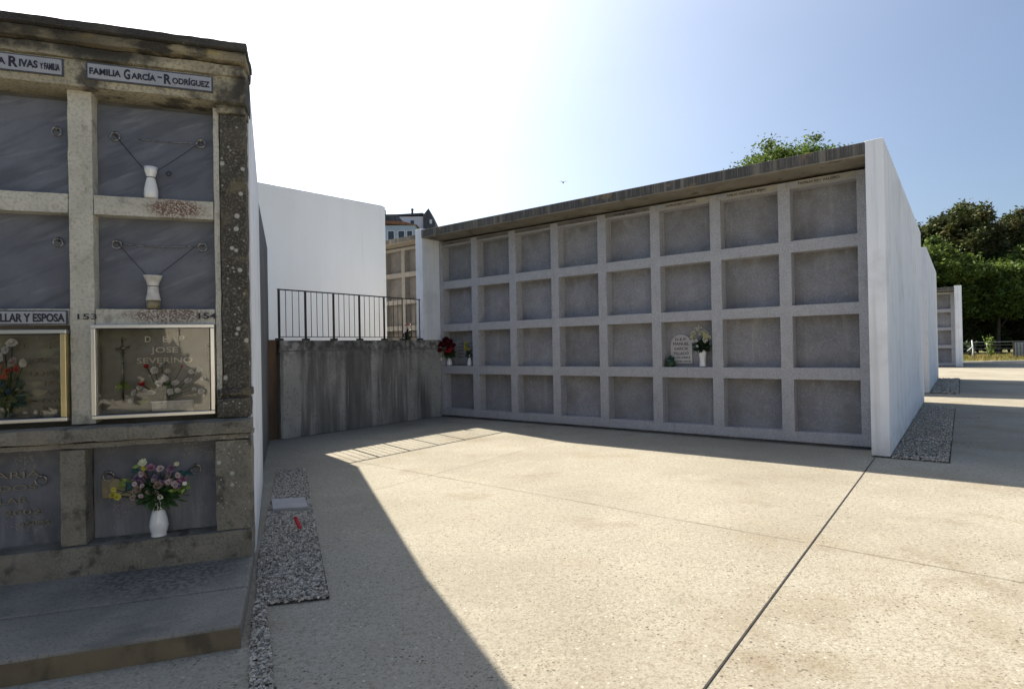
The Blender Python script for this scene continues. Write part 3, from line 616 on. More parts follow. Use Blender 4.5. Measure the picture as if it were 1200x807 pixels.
# glass cases
def case(c0, c1, z0, z1, right_mat):
    f = MB(); w = 0.022; y0, y1 = 3.955, 4.02
    f.box(c0, c1, y0, y1, z1-w, z1); f.box(c0, c1, y0, y1, z0, z0+w); f.box(c0, c0+w, y0, y1, z0+w, z1-w)
    if right_mat == 'aluminium': f.box(c1-w, c1, y0, y1, z0+w, z1-w)
    p = f.obj('glass_case', 'aluminium', LG, bevel=0.003)
    if right_mat != 'aluminium':
        k = MB(); k.box(c1-w-0.006, c1, y0-0.002, y1, z0+w, z1-w); k.obj('frame_side', right_mat, p, bevel=0.004)
    k = MB(); k.box(c0+w+0.001, c1-w-0.008, 3.972, 3.975, z0+w+0.001, z1-w-0.001); k.obj('pane', 'glass', p)
    k = MB(); k.box(c0+w-0.008, c1-w+0.008, 3.976, 3.982, z1-w-0.006, z1-w); k.box(c0+w, c1-w, 3.976, 3.982, z0+w, z0+w+0.006); k.obj('rubber_seal', 'letter_dark', p)
case(-1.225, -0.585, 0.945, 1.492, 'aluminium'); case(-1.981, -1.345, 0.945, 1.465, 'brass')
# crucifix in the right case
k = MB(); k.tube([(-1.10, 4.075, 1.02), (-1.10, 4.075, 1.42)], 0.006, 6); k.tube([(-1.135, 4.075, 1.35), (-1.065, 4.075, 1.36)], 0.006, 6)
k.obj('crucifix', 'ring_metal', LG)

# platform / step
pt = MB(); pt.prism([(XL-1.5, 3.30), (-0.350, 3.32), (-0.385, 3.815), (XL-1.5, 3.84)], 0.0, 0.102)
# whole platform as two slabs
p1 = MB(); p1.prism([(-6, 3.335), (-0.352, 3.335), (-0.382, 3.99), (-6, 3.99)], 0, 0.105); o = p1.obj('step_platform', 'platform', None, (0,0,0), 0.012, TL); struct(o)
p2 = MB(); p2.prism([(-6, 2.875), (-0.338, 2.875), (-0.352, 3.329), (-6, 3.329)], 0, 0.102); o = p2.obj('step_platform', 'platform', None, (0,0,0), 0.012, TL); struct(o)
p3 = MB(); p3.box(-6, -0.336, 2.868, 2.874, 0.0, 0.088); o = p3.obj('step_riser', 'riser', None, (0,0,0), 0, TL); struct(o)

# ================================================================ GRAVEL BEDS
def pebbles(mb, poly, n, rmin, rmax, sd):
    rnd = random.Random(sd)
    xs = [p[0] for p in poly]; ys = [p[1] for p in poly]
    def inside(x, y):
        c = False; j = len(poly)-1
        for i in range(len(poly)):
            a, b_ = poly[i], poly[j]
            if (a[1] > y) != (b_[1] > y) and x < (b_[0]-a[0])*(y-a[1])/(b_[1]-a[1])+a[0]: c = not c
            j = i
        return c
    cnt = 0
    while cnt < n:
        x, y = rnd.uniform(min(xs), max(xs)), rnd.uniform(min(ys), max(ys))
        if not inside(x, y): continue
        cnt += 1
        r = rnd.uniform(rmin, rmax)*(1 if rnd.random() < .85 else 1.5); z = 0.012+rnd.uniform(-0.4, 0.9)*r
        a = rnd.uniform(0, 6.28); e = rnd.uniform(0.6, 1.0); h = rnd.uniform(0.5, 0.8)
        ca, sa = math.cos(a), math.sin(a); vs = []
        for (ux, uy, uz) in ((1,0,0),(0.2,1,0.1),(-1,0.2,0),(-.1,-1,-.1),(0.2,0.1,1),(0,-0.1,-1)):
            j = rnd.uniform(0.8, 1.15); X, Y, Z = ux*r*j, uy*r*e*j, uz*r*h*j
            vs.append((x+X*ca-Y*sa, y+X*sa+Y*ca, z+Z))
        mb.add(vs, [(0,1,4),(1,2,4),(2,3,4),(3,0,4),(1,0,5),(2,1,5),(3,2,5),(0,3,5)])
def bed(poly, n, sd, label, rmin=0.0045, rmax=0.010):
    b = MB(); b.add([(p[0], p[1], 0.0045) for p in poly], [tuple(range(len(poly)))]); struct(b.obj('gravel_base', 'gravel_bed'))
    mb = MB(); pebbles(mb, poly, n, rmin, rmax, sd); o = mb.obj('gravel', 'pebble'); tag(o, label, 'gravel', kind='stuff')
def wp(x, y): return (x, y)
gw = [(-1.58,3.66), (-2.62,6.46), (-2.33,6.52), (-1.00,3.10), (-1.33,3.02), (-0.98,2.32), (-0.60,1.3), (-0.66,1.26), (-1.05,2.25), (-1.28,2.85), (-1.42,3.25)]
# order anticlockwise/clockwise polygon
bed([(-1.60,3.62),(-2.60,6.40),(-2.62,6.47),(-2.33,6.52),(-1.00,3.10),(-1.30,3.03),(-0.955,2.29),(-0.62,1.45),(-0.70,1.43),(-1.035,2.25),(-1.27,2.80),(-1.44,3.25)], 26000, 5,
    'pale loose gravel in the long bed beside the white side wall at the left')
bed([tuple(frameR(7.39,-0.5)[:2]), tuple(frameR(7.90,-0.5)[:2]), tuple(frameR(7.90,5.9)[:2]), tuple(frameR(7.39,5.9)[:2])], 11000, 6, 'dark shaded gravel strip along the big white end wall', 0.008, 0.016)
bed([tuple(frameR(7.39,9.4)[:2]), tuple(frameR(7.93,9.4)[:2]), tuple(frameR(7.93,16)[:2]), tuple(frameR(7.39,16)[:2])], 4000, 8, 'dark shaded gravel strip along the second white end wall', 0.015, 0.03)
for a, b_ in (((-2.35,6.53),(-1.0,3.10)), ((-1.035,2.25),(-0.70,1.43)), ((-0.955,2.29),(-0.62,1.45)), ((-2.64,6.50),(-2.35,6.54))):
    strip('gravel_edging', (*a,0), (*b_,0), 0.018, 'joint', 0.008)
sp_ = MB(); pebbles(sp_, [(-2.2,6.6),(-0.7,2.9),(-0.35,1.5),(-1.0,2.9)][:3]+[(-0.95,3.2)], 60, 0.004, 0.008, 31); pebbles(sp_, [tuple(frameR(7.3,-0.9)[:2]), tuple(frameR(8.1,-0.9)[:2]), tuple(frameR(8.3,5.9)[:2]), tuple(frameR(7.9,5.9)[:2])], 150, 0.005, 0.012, 32)
sp_.v = [(x, y, max(z-0.012, 0.0)) for x, y, z in sp_.v]
tag(sp_.obj('stray_gravel', 'pebble'), 'few loose pebbles strayed from the gravel beds onto the pavement', 'gravel', kind='stuff')
# cement block and red votive thing on the gravel
def quadblock(name, pts, z0, z1, material, bevel=0.004):
    c = Vector((sum(p[0] for p in pts)/4, sum(p[1] for p in pts)/4)); k = MB(); k.prism([(p[0]-c.x, p[1]-c.y) for p in pts], z0, z1)
    return k.obj(name, material, None, (c.x, c.y, 0), bevel)
tag(quadblock('paving_stone', [(-2.10,5.04),(-2.14,4.76),(-1.75,4.80),(-1.90,5.15)][::1] and [(-1.97,4.75),(-1.70,4.80),(-1.84,5.12),(-2.11,5.07)], 0.0, 0.045, 'cement_block'), 'small pale cement slab lying on the gravel bed', 'cement slab')
rl = thing('votive_candle', 'slim red plastic votive candle leaning on the gravel bed', 'votive candle', (-1.60, 4.30, 0.075), R_(18))
rl.scale = (0.65, 0.65, 0.65); rl.location.z = 0.06; rl.rotation_euler = (R_(14), R_(-112), R_(10))
k = MB(); k.lathe([(0,-0.07),(0.019,-0.07),(0.021,-0.055),(0.023,0.03),(0.019,0.05),(0.0,0.05)], 14)
k.v = [(z, y, x) for x, y, z in k.v]; k.obj('cup', 'red_plastic', rl)
k = MB(); k.lathe([(0.0,0.0505),(0.020,0.0505),(0.020,0.062),(0.010,0.074),(0,0.074)], 14); k.v = [(z, y, x) for x, y, z in k.v]; k.obj('lid', 'petal_red', rl)

# ================================================================ VASES AND FLOWERS
def vase(name, label, loc, prof, material, group=None, frame=TL, extra=None):
    t = thing(name, label, 'vase', loc, frame, group)
    k = MB(); k.lathe(prof, 28); k.obj('vase_body', material, t)
    if extra: extra(t)
    return t
def band(z, r, m_='letter_dark', name='wire_loop'):
    def f(t): k = MB(); k.torus((0,0,z), r, 0.0022, 'z', 24, 6); k.obj(name, m_, t)
    return f
p_flare = [(0,0.0),(0.037,0),(0.042,0.01),(0.042,0.05),(0.034,0.09),(0.026,0.12),(0.026,0.132),(0.037,0.165),(0.042,0.19),(0.038,0.19),(0.022,0.13),(0,0.10)]
vase('hanging_vase', 'empty white vase on the topmost shelf of the stained stone gallery', frameL(-0.928, 4.035, 2.255), [(r*0.9, z) for r, z in p_flare], 'porcelain', extra=band(0.127, 0.026))
def gold(t):
    k = MB(); k.lathe([(0,-0.05),(0.036,-0.05),(0.036,-0.0005),(0,-0.0005)], 20); k.obj('vase_base', 'dull_brass', t); band(0.085, 0.030)(t)
vase('ribbed_vase', 'empty white hourglass vase with tarnished foot, one shelf below the other', frameL(-0.925, 4.035, 1.64), [(0,0),(0.040,0),(0.037,0.015),(0.031,0.05),(0.029,0.085),(0.034,0.11),(0.047,0.14),(0.052,0.15),(0.048,0.15),(0.027,0.09),(0,0.08)], 'worn_porcelain', extra=gold)
vase('tall_vase', 'tall white porcelain vase of pink and yellow flowers on the lowest sill', frameL(-0.875, 3.865, 0.268), [(0,0),(0.040,0),(0.041,0.007),(0.037,0.013),(0.044,0.03),(0.049,0.06),(0.045,0.095),(0.036,0.13),(0.029,0.155),(0.028,0.175),(0.033,0.20),(0.037,0.215),(0.034,0.215),(0.024,0.17),(0,0.15)], 'porcelain', extra=band(0.155, 0.030))

def blossom(mb, c, r, kind='rose', rnd=random):
    """layered petals around c"""
    c = Vector(c); ax = Vector((rnd.uniform(-.5,.5), -1+rnd.uniform(-.2,.4), rnd.uniform(-.1,.9))).normalized()
    u = ax.cross(Vector((0,0,1))).normalized(); v = ax.cross(u)
    rings = {'rose': [(1.0,6,0.25),(0.75,5,0.6),(0.5,4,0.9),(0.28,3,1.1)], 'daisy': [(1.0,11,0.1),(0.5,6,0.35)], 'mum': [(1.0,9,0.1),(0.8,8,0.4),(0.55,6,0.75),(0.3,4,1.0)]}[kind]
    for rad, n, lift in rings:
        ph = rnd.uniform(0, 6)
        for i in range(n):
            a = ph+2*math.pi*i/n; d = u*math.cos(a)+v*math.sin(a); t = ax.cross(d); wd = r*rad*math.pi/n*1.15
            j = rnd.uniform(.85, 1.15)
            b0 = c+ax*(-0.25*r); tip = c+d*r*rad*j+ax*(lift*r*0.55); mid = c+d*r*rad*0.65*j+ax*(lift*r*0.28)
            mb.add([b0, mid+t*wd*0.9, tip+t*wd*0.45, tip-t*wd*0.45, mid-t*wd*0.9, mid+ax*(-0.08*r)], [(0,1,5),(1,2,3,5),(3,4,5),(4,0,5)], True)
def leafm(mb, a, d, L, w, rnd=random):
    a = Vector(a); d = Vector(d).normalized(); t = d.cross(Vector((rnd.uniform(-1,1), rnd.uniform(-1,1), rnd.uniform(-.3,1)))).normalized(); up = t.cross(d)
    mb.add([a, a+d*L*.5+t*w*.5-up*w*.1, a+d*L-up*L*.12, a+d*L*.5-t*w*.5-up*w*.1, a+d*L*.5+up*w*.12], [(0,1,4),(1,2,4),(2,3,4),(3,0,4)], True)
def bouquet(label, loc, rot, flowers, spread, nleaf, leafmat='leaf', extra_leaf=None, stem_len=0.1, seed=1, hub=(0,0,0), leaflen=0.06, zmin=-0.3, stems=True):
    rnd = random.Random(seed); t = thing('bouquet', label, 'flowers', loc, rot)
    k = MB(); sx, sy, sz = spread
    if stems:
        for f in flowers: k.tube([(f[0]*0.08, 0, -stem_len), (f[0]*.4, f[1]*.4, f[2]*.35), (f[0], f[1]+0.01, f[2])], 0.0022, 5)
        k.obj('stems', 'dark_green', t)
    lm = MB()
    for i in range(nleaf):
        d = Vector((rnd.gauss(0,1)*sx, rnd.gauss(0,1)*sy, rnd.gauss(0.25,0.9)*sz)); 
        p = Vector((0,0,sz*0.35))+Vector((d.x*.4,d.y*.4,d.z*.45)); dd = Vector((d.x+rnd.uniform(-.3,.3)*sx, d.y-.2*sy, d.z+rnd.uniform(-.5,.6)*sz))
        if p.z < zmin: continue
        leafm(lm, p, dd, leaflen*rnd.uniform(.6,1.3), leaflen*rnd.uniform(.3,.5), rnd)
    lm.obj('leaves', leafmat, t)
    if extra_leaf:
        for mt_, items in extra_leaf:
            for (px_, pz_, n_) in items:
                e = MB()
                for q in range(n_): leafm(e, (px_+rnd.uniform(-.01,.01), -0.03+rnd.uniform(-.02,.02), pz_+rnd.uniform(-.01,.01)), (rnd.uniform(-1,1), -rnd.uniform(0,.6), rnd.uniform(-.6,.8)), 0.04, 0.022, rnd)
                e.obj('leaf_sprig', mt_, t)
    for x, y, z, r, mt_, kd in flowers:
        b = MB(); blossom(b, (0,0,0), r, kd, rnd); b.obj('blossom', 'petal_'+mt_, t, (x, y, z))
    return t
def S(px, py):   # helper scale for the foreground bouquet: pixels of the sketch to metres from the vase mouth
    return ((px-183)*0.0050, -(py-588)*0.0050)
fl = []
for px, py, r, c_, kd in ((178,550,.020,'pink','rose'), (187,552,.018,'blush','rose'), (199,552,.021,'lilac','rose'), (163,561,.022,'lilac','rose'), (169,556,.015,'blush','rose'), (165,573,.020,'tan','rose'), (176,577,.020,'tan','rose'), (186,570,.019,'tan','rose'),
                      (197,568,.020,'tan','rose'), (202,571,.018,'blush','rose'), (210,566,.020,'pink','rose'), (205,562,.015,'tan','rose'), (171,550,.014,'yellow','daisy'), (171,543,.022,'cream','daisy'), (140,578,.015,'yellow','rose'), (145,580,.018,'yellow','daisy'), (142,571,.013,'yellow','daisy'),
                      (161,581,.014,'tan','rose'), (168,581,.013,'blush','rose'), (187,584,.015,'white','daisy'), (213,570,.011,'white','daisy'), (195,560,.014,'tan','rose'), (183,560,.014,'lilac','rose'), (204,548,.013,'cream','daisy')):
    x, z = S(px, py); fl.append((x, -0.035-random.random()*0.04, z, r*1.08, c_, kd))
for i in range(30): fl.append((random.uniform(-.11,.12), -0.01-random.random()*.05, random.uniform(.035,.17), random.uniform(.012,.020), random.choice(['tan','tan','lilac','pink','blush']), 'rose'))
bouquet('pink, tan and yellow flowers standing in the tall white vase', frameL(-0.875, 3.865, 0.48), TL, fl, (0.085, 0.05, 0.06), 520, 'leaf',
        [('leaf_blue', [(*S(163,553),6),(*S(160,568),8),(*S(212,558),8),(*S(156,575),6)]), ('leaf_lime', [(*S(203,579),9),(*S(212,575),6),(*S(152,567),6),(*S(169,547),3)])], 0.06, 3, leaflen=0.055, zmin=-0.02)

# flowers in the right glass case (white and red, in a pale box)
fl = []
for px, py, r, c_ in ((168,432,.014,'red'),(163,452,.018,'red'),(176,437,.022,'white'),(183,431,.018,'white'),(155,462,.020,'white'),(172,462,.022,'white'),(160,456,.016,'white'),(152,470,.018,'white'),(186,447,.022,'white'),(180,452,.020,'white'),
                   (197,452,.022,'white'),(192,462,.020,'white'),(210,450,.022,'white'),(222,438,.018,'white'),(226,448,.018,'white'),(224,463,.020,'white'),(204,433,.009,'red'),(199,461,.020,'white'),(213,440,.016,'white'),(189,438,.016,'white'),(216,460,.014,'white')):
    fl.append(((px-183)*.00525, -0.02-random.random()*.02, -(py-470)*.00525, r, c_, 'mum'))
bouquet('white and red cloth flowers behind the glass of the silver-framed case', frameL(-0.885, 4.055, 1.045), TL, fl, (0.13, 0.012, 0.06), 60, 'leaf', [('leaf_lime', [(-0.20,0.085,9),(-0.10,-0.02,6)])], 0.03, 5, leaflen=0.035, zmin=0)
t = thing('flower_box', 'pale flower box inside the silver-framed glass case', 'flower box', frameL(-0.83, 4.055, 0.97), TL)
k = MB(); k.prism([(-0.11,-0.03),(0.11,-0.03),(0.11,0.03),(-0.11,0.03)], 0, 0.055); k.obj('box', 'worn_porcelain', t, bevel=0.004)
k = MB(); k.box(-0.115, 0.115, -0.034, 0.034, 0.0555, 0.062); k.obj('rim', 'porcelain', t)
# flowers in the left case
fl = []
for px, py, r, c_ in ((18,410,.028,'white'),(12,418,.022,'white'),(6,425,.028,'white'),(18,430,.026,'blush'),(28,432,.024,'white'),(-4,430,.026,'white'),(0,420,.02,'white'),(5,436,.022,'coral'),(14,440,.024,'coral'),(22,438,.020,'coral'),(-4,442,.022,'coral'),(10,446,.016,'coral'),(3,444,.018,'red'),
                   (8,455,.018,'blue'),(14,462,.018,'blue'),(-3,458,.016,'blue')):
    fl.append(((px-12)*.0051, -0.02-random.random()*.02, -(py-475)*.0053, r, c_, 'mum'))
bouquet('white, coral and blue flowers behind the brass-edged glass case', frameL(-1.655, 4.055, 1.05), TL, fl, (0.085, 0.012, 0.07), 120, 'leaf_blue', None, 0.06, 6, leaflen=0.05, zmin=0)
t = thing('dark_vase', 'slim dark vase inside the brass-edged glass case', 'vase', frameL(-1.655, 4.055, 0.968), TL)
k = MB(); k.lathe([(0,0),(0.022,0),(0.022,0.01),(0.014,0.03),(0.018,0.07),(0.026,0.095),(0.022,0.095),(0,0.05)], 20); k.obj('vase_body', 'dull_green_glass', t)
k = MB(); k.torus((0,0,0.096), 0.024, 0.003, 'z'); k.obj('rim', 'ring_metal', t)

# right gallery: column six
vase('cone_vase', 'white flared vase of cream flowers beside the arched plaque', frameR(5.08, 0.09, 0.992), [(0,0),(0.045,0),(0.048,0.015),(0.042,0.06),(0.045,0.12),(0.055,0.19),(0.066,0.235),(0.06,0.235),(0.04,0.12),(0,0.1)], 'porcelain', frame=TR,
     extra=lambda t: (lambda k: (k.torus((0,0,0.236), 0.064, 0.004, 'z'), k.obj('rim', 'porcelain', t)))(MB()))
fl = []; rn = random.Random(9)
for i in range(44):
    a = rn.uniform(0, math.pi*2); q = rn.uniform(.2, 1)**.5; x = math.cos(a)*q*0.15; z = 0.17+math.sin(a)*q*0.12
    if z > 0.13 or rn.random() < .35: fl.append((x, -0.05-rn.random()*0.06-0.05*(1-q), z, rn.uniform(.02,.032), 'cream' if z > .15 else 'white', 'mum'))
bouquet('cream and yellow chrysanthemums above the white flared vase', frameR(5.08, 0.075, 1.23), TR, fl, (0.085, 0.045, 0.09), 420, 'dark_green', None, 0.1, 11, leaflen=0.06, zmin=0.0)
t = thing('votive_jar', 'small dark green votive jar below the arched plaque', 'jar', frameR(4.605, 0.08, 0.99), TR)
k = MB(); k.lathe([(0,0),(0.055,0),(0.065,0.02),(0.068,0.07),(0.055,0.10),(0.045,0.115),(0.0,0.115)], 20); k.obj('jar_body', 'dull_green_glass', t)
k = MB(); k.lathe([(0,0.1155),(0.048,0.1155),(0.05,0.13),(0.02,0.145),(0.012,0.165),(0,0.165)], 16); k.obj('lid', 'dark_green', t)
# column one
vs_ = [(0,0),(0.05,0),(0.055,0.015),(0.055,0.06),(0.035,0.12),(0.028,0.16),(0.038,0.20),(0.033,0.20),(0,0.1)]
vase('round_vase', 'small white vase of dark red flowers in the first column of niches', frameR(0.09, 0.06, 0.992), vs_, 'porcelain', frame=TR, extra=lambda t: (lambda k: (k.torus((0,0,0.2), 0.036, 0.004, 'z'), k.obj('rim', 'porcelain', t)))(MB()))
vase('slim_vase', 'slim white vase of yellow flowers at the right of the first column niche', frameR(0.615, 0.06, 0.992), [(r*.8, z) for r, z in vs_], 'porcelain', frame=TR, extra=lambda t: (lambda k: (k.torus((0,0,0.2), 0.030, 0.004, 'z'), k.obj('rim', 'porcelain', t)))(MB()))
fl = []
for i in range(40):
    a = rn.uniform(0, math.pi*2); q = rn.uniform(.05, 1)**.5; fl.append((math.cos(a)*q*0.17+0.03, -0.05-rn.random()*.08, 0.19+math.sin(a)*q*0.16, rn.uniform(.035,.055), 'dark_red' if rn.random() < .8 else 'red', 'rose'))
bouquet('dark red roses spilling from the small white vase beside the concrete wall', frameR(0.09, 0.05, 1.19), TR, fl, (0.11, 0.06, 0.08), 260, 'leaf', None, 0.1, 12, leaflen=0.07, zmin=-0.02)
fl = [(rn.uniform(-.05,.05), -0.03-rn.random()*.05, rn.uniform(.10,.26), rn.uniform(.022,.035), 'yellow', 'rose') for i in range(12)]
bouquet('yellow flowers in the slim white vase of the first column niche', frameR(0.615, 0.05, 1.17), TR, fl, (0.05, 0.04, 0.08), 90, 'dark_green', None, 0.1, 13, leaflen=0.05, zmin=-0.02)
# flowers left behind the railing
fl = [(rn.uniform(-.07,.07), rn.uniform(-.05,.05), rn.uniform(.02,.30), rn.uniform(.02,.035), rn.choice(['white','white','blush','dark_red','red']), 'mum') for i in range(24)]
bouquet('small white and dark red flowers on the wall behind the railing end', frameR(-0.235, -0.74, 1.50), TR, fl, (0.05, 0.04, 0.08), 70, 'leaf', None, 0.008, 14, leaflen=0.05, zmin=0.0)

# ================================================================ OPPOSITE GALLERY (seen mirrored in the glass cases); BUSHES ADDED TO DARKEN THAT REFLECTION
og = thing('stone_wall_gallery', 'sunlit beige stone gallery mirrored in the glass case', 'burial gallery', frameL(0, -5.6, 0), TL)
k = MB(); k.box(-2.9, 7, -4, 0, 0, 3.1); k.obj('wall', 'pale_stone', og, bevel=0.02)
k = MB(); k.box(-3.1, 7.2, -4.2, 0.15, 3.103, 3.3); k.obj('roof_slab', 'roof_concrete', og, bevel=0.01)
k = MB()
for i in range(11): k.box(-2.8+i*0.9, -2.65+i*0.9, 0.002, 0.06, 0.02, 3.09)
k.obj('niche_frame', 'pale_stone', og)

# ================================================================ TREES
def crown_mesh(name, seed, rad, nclump, nleaf, lsz, material, flat_=0.8, open_=0.0, clr=(0.16, 0.32)):
    rnd = random.Random(seed); mb = MB(); R0 = Vector(rad)
    clumps = []
    for i in range(nclump):
        d = Vector((rnd.gauss(0,1), rnd.gauss(0,1), rnd.gauss(0,1))).normalized()
        rr = rnd.uniform(0.45, 1.0) ** 0.6
        lump = 0.78+0.32*mn.noise(d*1.8+Vector((seed,0,0)))
        c = Vector((d.x*R0.x, d.y*R0.y, d.z*R0.z))*rr*lump
        if c.z < -R0.z*0.55: c.z *= 0.6
        clumps.append((c, rnd.uniform(*clr)*min(R0)))
    for c, cr in clumps:
        for j in range(nleaf):
            p = Vector((rnd.gauss(0,.5), rnd.gauss(0,.5), rnd.gauss(0,.5)*flat_))*cr+c
            a = Vector((rnd.gauss(0,1), rnd.gauss(0,1), rnd.gauss(0,.6))).normalized(); b_ = a.cross(Vector((rnd.gauss(0,1), rnd.gauss(0,1), rnd.gauss(0,1)))).normalized()
            s = lsz*rnd.uniform(.6, 1.4)
            mb.add([p-a*s, p-b_*s*.45, p+a*s, p+b_*s*.45], [(0,1,2,3)])
    return mb.mesh(name, material), clumps
def trunk_mesh(seed, h, r, clumps, cz, nlimb=7):
    rnd = random.Random(seed); mb = MB()
    top = Vector((rnd.uniform(-.3,.3), rnd.uniform(-.3,.3), h))
    mb.tube([(0,0,-0.2), (0.05,0.02,h*.3), (top.x*.6,top.y*.6,h*.7), top], r, 8, r1=r*.5)
    for c, _ in rnd.sample(clumps, min(nlimb, len(clumps))):
        e = c+Vector((0,0,cz)); st = Vector((top.x*.6, top.y*.6, h*rnd.uniform(.6,.98)))
        if e.z < st.z: continue
        mid = (st+e)/2+Vector((rnd.uniform(-.3,.3), rnd.uniform(-.3,.3), -.1)); mb.tube([st, mid, e], r*.35, 6, r1=r*.08)
    return mb.mesh('trunk', 'bark')
KINDS = {}
def make_kind(key, seed, rad, ncl, nl, ls, mt_, trunk_h, cz, r=.18, **kw):
    me, cl = crown_mesh('crown', seed, rad, ncl, nl, ls, mt_, **kw); KINDS[key] = (me, trunk_mesh(seed, trunk_h, r, cl, cz), cz)
make_kind('acacia1', 1, (3.2, 2.8, 3.0), 190, 150, 0.13, 'foliage', 3.6, 5.2, clr=(0.12, 0.25))
make_kind('acacia2', 2, (3.5, 2.8, 3.2), 210, 140, 0.13, 'foliage', 3.6, 5.0, clr=(0.12, 0.25))
make_kind('oak1', 3, (3.6, 3.2, 4.6), 240, 140, 0.15, 'foliage_dark', 6.4, 8.6, r=.25, clr=(0.12, 0.24))
make_kind('oak2', 4, (4.0, 3.2, 4.4), 250, 140, 0.15, 'foliage_dark', 6.2, 8.8, r=.25, clr=(0.12, 0.24))
make_kind('shrub1', 5, (1.6, 1.4, 1.9), 90, 130, 0.12, 'foliage_dark', 0.8, 1.55, r=.06)
make_kind('single', 8, (5.7, 3.8, 3.2), 260, 130, 0.10, 'foliage', 8.0, 10.2, r=.28, clr=(0.12, 0.26))
def tree(kind, x, y, s, label, name='tree', group=None, rz=None, cat='tree'):
    t = thing(name, label, cat, (x, y, 0), 0, group); cm, tm_, cz = KINDS[kind]; rz = random.uniform(0, 6.28) if rz is None else rz
    o = link('crown', cm, t, (0, 0, cz*s)); o.scale = (s, s, s); o.rotation_euler.z = rz
    o = link('trunk', tm_, t); o.scale = (s, s, s); o.rotation_euler.z = rz
    return t
tree('single', 19.9, 40.5, 1.17, 'light green tree rising behind the roof of the long grey gallery', 'tree', rz=0.4)
wood = [('acacia1', 33.5, 46.5), ('acacia2', 37.6, 45.2), ('acacia1', 41.4, 46.8), ('acacia2', 45.2, 45.0), ('acacia1', 49.5, 46.5), ('acacia2', 29.2, 47.5), ('acacia2', 54.0, 46.0), ('acacia1', 24.8, 48.5)]
oaks = [('oak1', 35.0, 53.0), ('oak2', 40.6, 52.4), ('oak1', 46.2, 53.5), ('oak2', 51.8, 52.0), ('oak1', 29.5, 55.5), ('oak2', 57.4, 53.0), ('oak2', 24.0, 57.0), ('oak1', 43.5, 59.0), ('oak2', 37.0, 60.0), ('oak1', 50.0, 60.0), ('oak2', 38.0, 56.3), ('oak1', 43.6, 55.6), ('oak2', 33.0, 57.5), ('oak1', 48.6, 56.0)]
order = sorted(range(len(wood)), key=lambda i: wood[i][1]); ORD = ['leftmost', 'second', 'third', 'fourth', 'fifth', 'sixth', 'seventh', 'eighth', 'ninth', 'tenth', 'eleventh', 'twelfth', 'thirteenth', 'fourteenth', 'fifteenth', 'sixteenth', 'seventeenth', 'eighteenth', 'nineteenth', 'twentieth', 'twenty-first', 'twenty-second']
def nth(i, n): return 'leftmost' if i == 0 else 'rightmost' if i == n-1 else ORD[i]+' from the left'
for i, (k_, x, y) in enumerate(wood): tree(k_, x, y, random.uniform(0.84, 1.16), nth(order.index(i), len(wood))+' of the light green leafy trees fronting the wood', 'leafy_tree', 'light green trees at the front of the wood')
order = sorted(range(len(oaks)), key=lambda i: oaks[i][1]/oaks[i][2])
for i, (k_, x, y) in enumerate(oaks): tree(k_, x, y, random.uniform(0.94, 1.08), nth(order.index(i), len(oaks))+' of the dark brownish trees behind the light green ones', 'dark_tree', 'dark trees at the back of the wood')
for i in range(21): tree('shrub1', 24+i*1.5+random.uniform(-.3,.3), 47.3+random.uniform(-.5,.5)+(i%2)*1.6, random.uniform(0.8,1.15), nth(i, 21)+' of the dark shaded bushes under the wood', 'bush', 'dark bushes under the wood', cat='bush')
for i in range(12): tree('shrub1', 24+i*3.4+random.uniform(-.4,.4), 56+random.uniform(-.6,.6), random.uniform(1.9,2.3), nth(i, 12)+' of the tall dark bushes deep inside the wood', 'bush', 'tall dark bushes deep in the wood', cat='bush')
# unseen bushes added behind the camera to darken the left of the glass reflection
for i in range(3): tree('shrub1', *frameL(-4.3-1.6*i, -4.6)[:2], 1.05, ['nearest', 'middle', 'farthest'][i]+' of three dark bushes added to darken the glass case reflection', 'added_bush', 'bushes added to darken the glass reflection', cat='bush')
# plants at the fence
def weed(x, y, h, n, label, name='plant', group=None, mt_='leaf_lime', spread=.35):
    t = thing(name, label, 'plant', (x, y, 0), 0, group); st = MB(); lf = MB(); rnd = random.Random(int(x*100))
    for i in range(n):
        dx, dy = rnd.uniform(-spread, spread), rnd.uniform(-spread, spread); hh = h*rnd.uniform(.6, 1)
        st.tube([(dx*.2,dy*.2,-0.02), (dx*.7,dy*.7,hh*.5), (dx,dy,hh)], 0.012, 5, r1=0.004)
        for j in range(16):
            q = rnd.uniform(.2, 1); leafm(lf, (dx*q, dy*q, hh*q), (rnd.uniform(-1,1), rnd.uniform(-1,1), rnd.uniform(-.2,.8)), 0.16, 0.08, rnd)
    st.obj('stem', 'bark', t); lf.obj('leaves', mt_, t); return t
weed(30.7, 37.4, 1.75, 9, 'tall bright green leafy plant rising by the fence')
weed(29.6, 37.6, 1.35, 8, 'dark green plant beside the tall bright one', mt_='leaf')
weed(27.6, 37.2, 1.0, 7, 'low greenish weed in the dry grass near the far gallery')
weed(28.5, 37.5, 0.85, 9, 'small ragged weed between the low weed and the pale stake')
t = thing('stake', 'pale leaning stake standing in the dry grass', 'stake', (29.25, 37.1, 0)); k = MB(); k.tube([(0,0,-.02),(0.05,0,.6),(-0.02,0,1.25)], 0.055, 7, r1=.035); k.obj('pole', 'pale_render', t)
k = MB(); k.tube([(0.03,0,.85),(-0.35,0,.55)], 0.03, 6); k.obj('strut', 'pale_render', t)
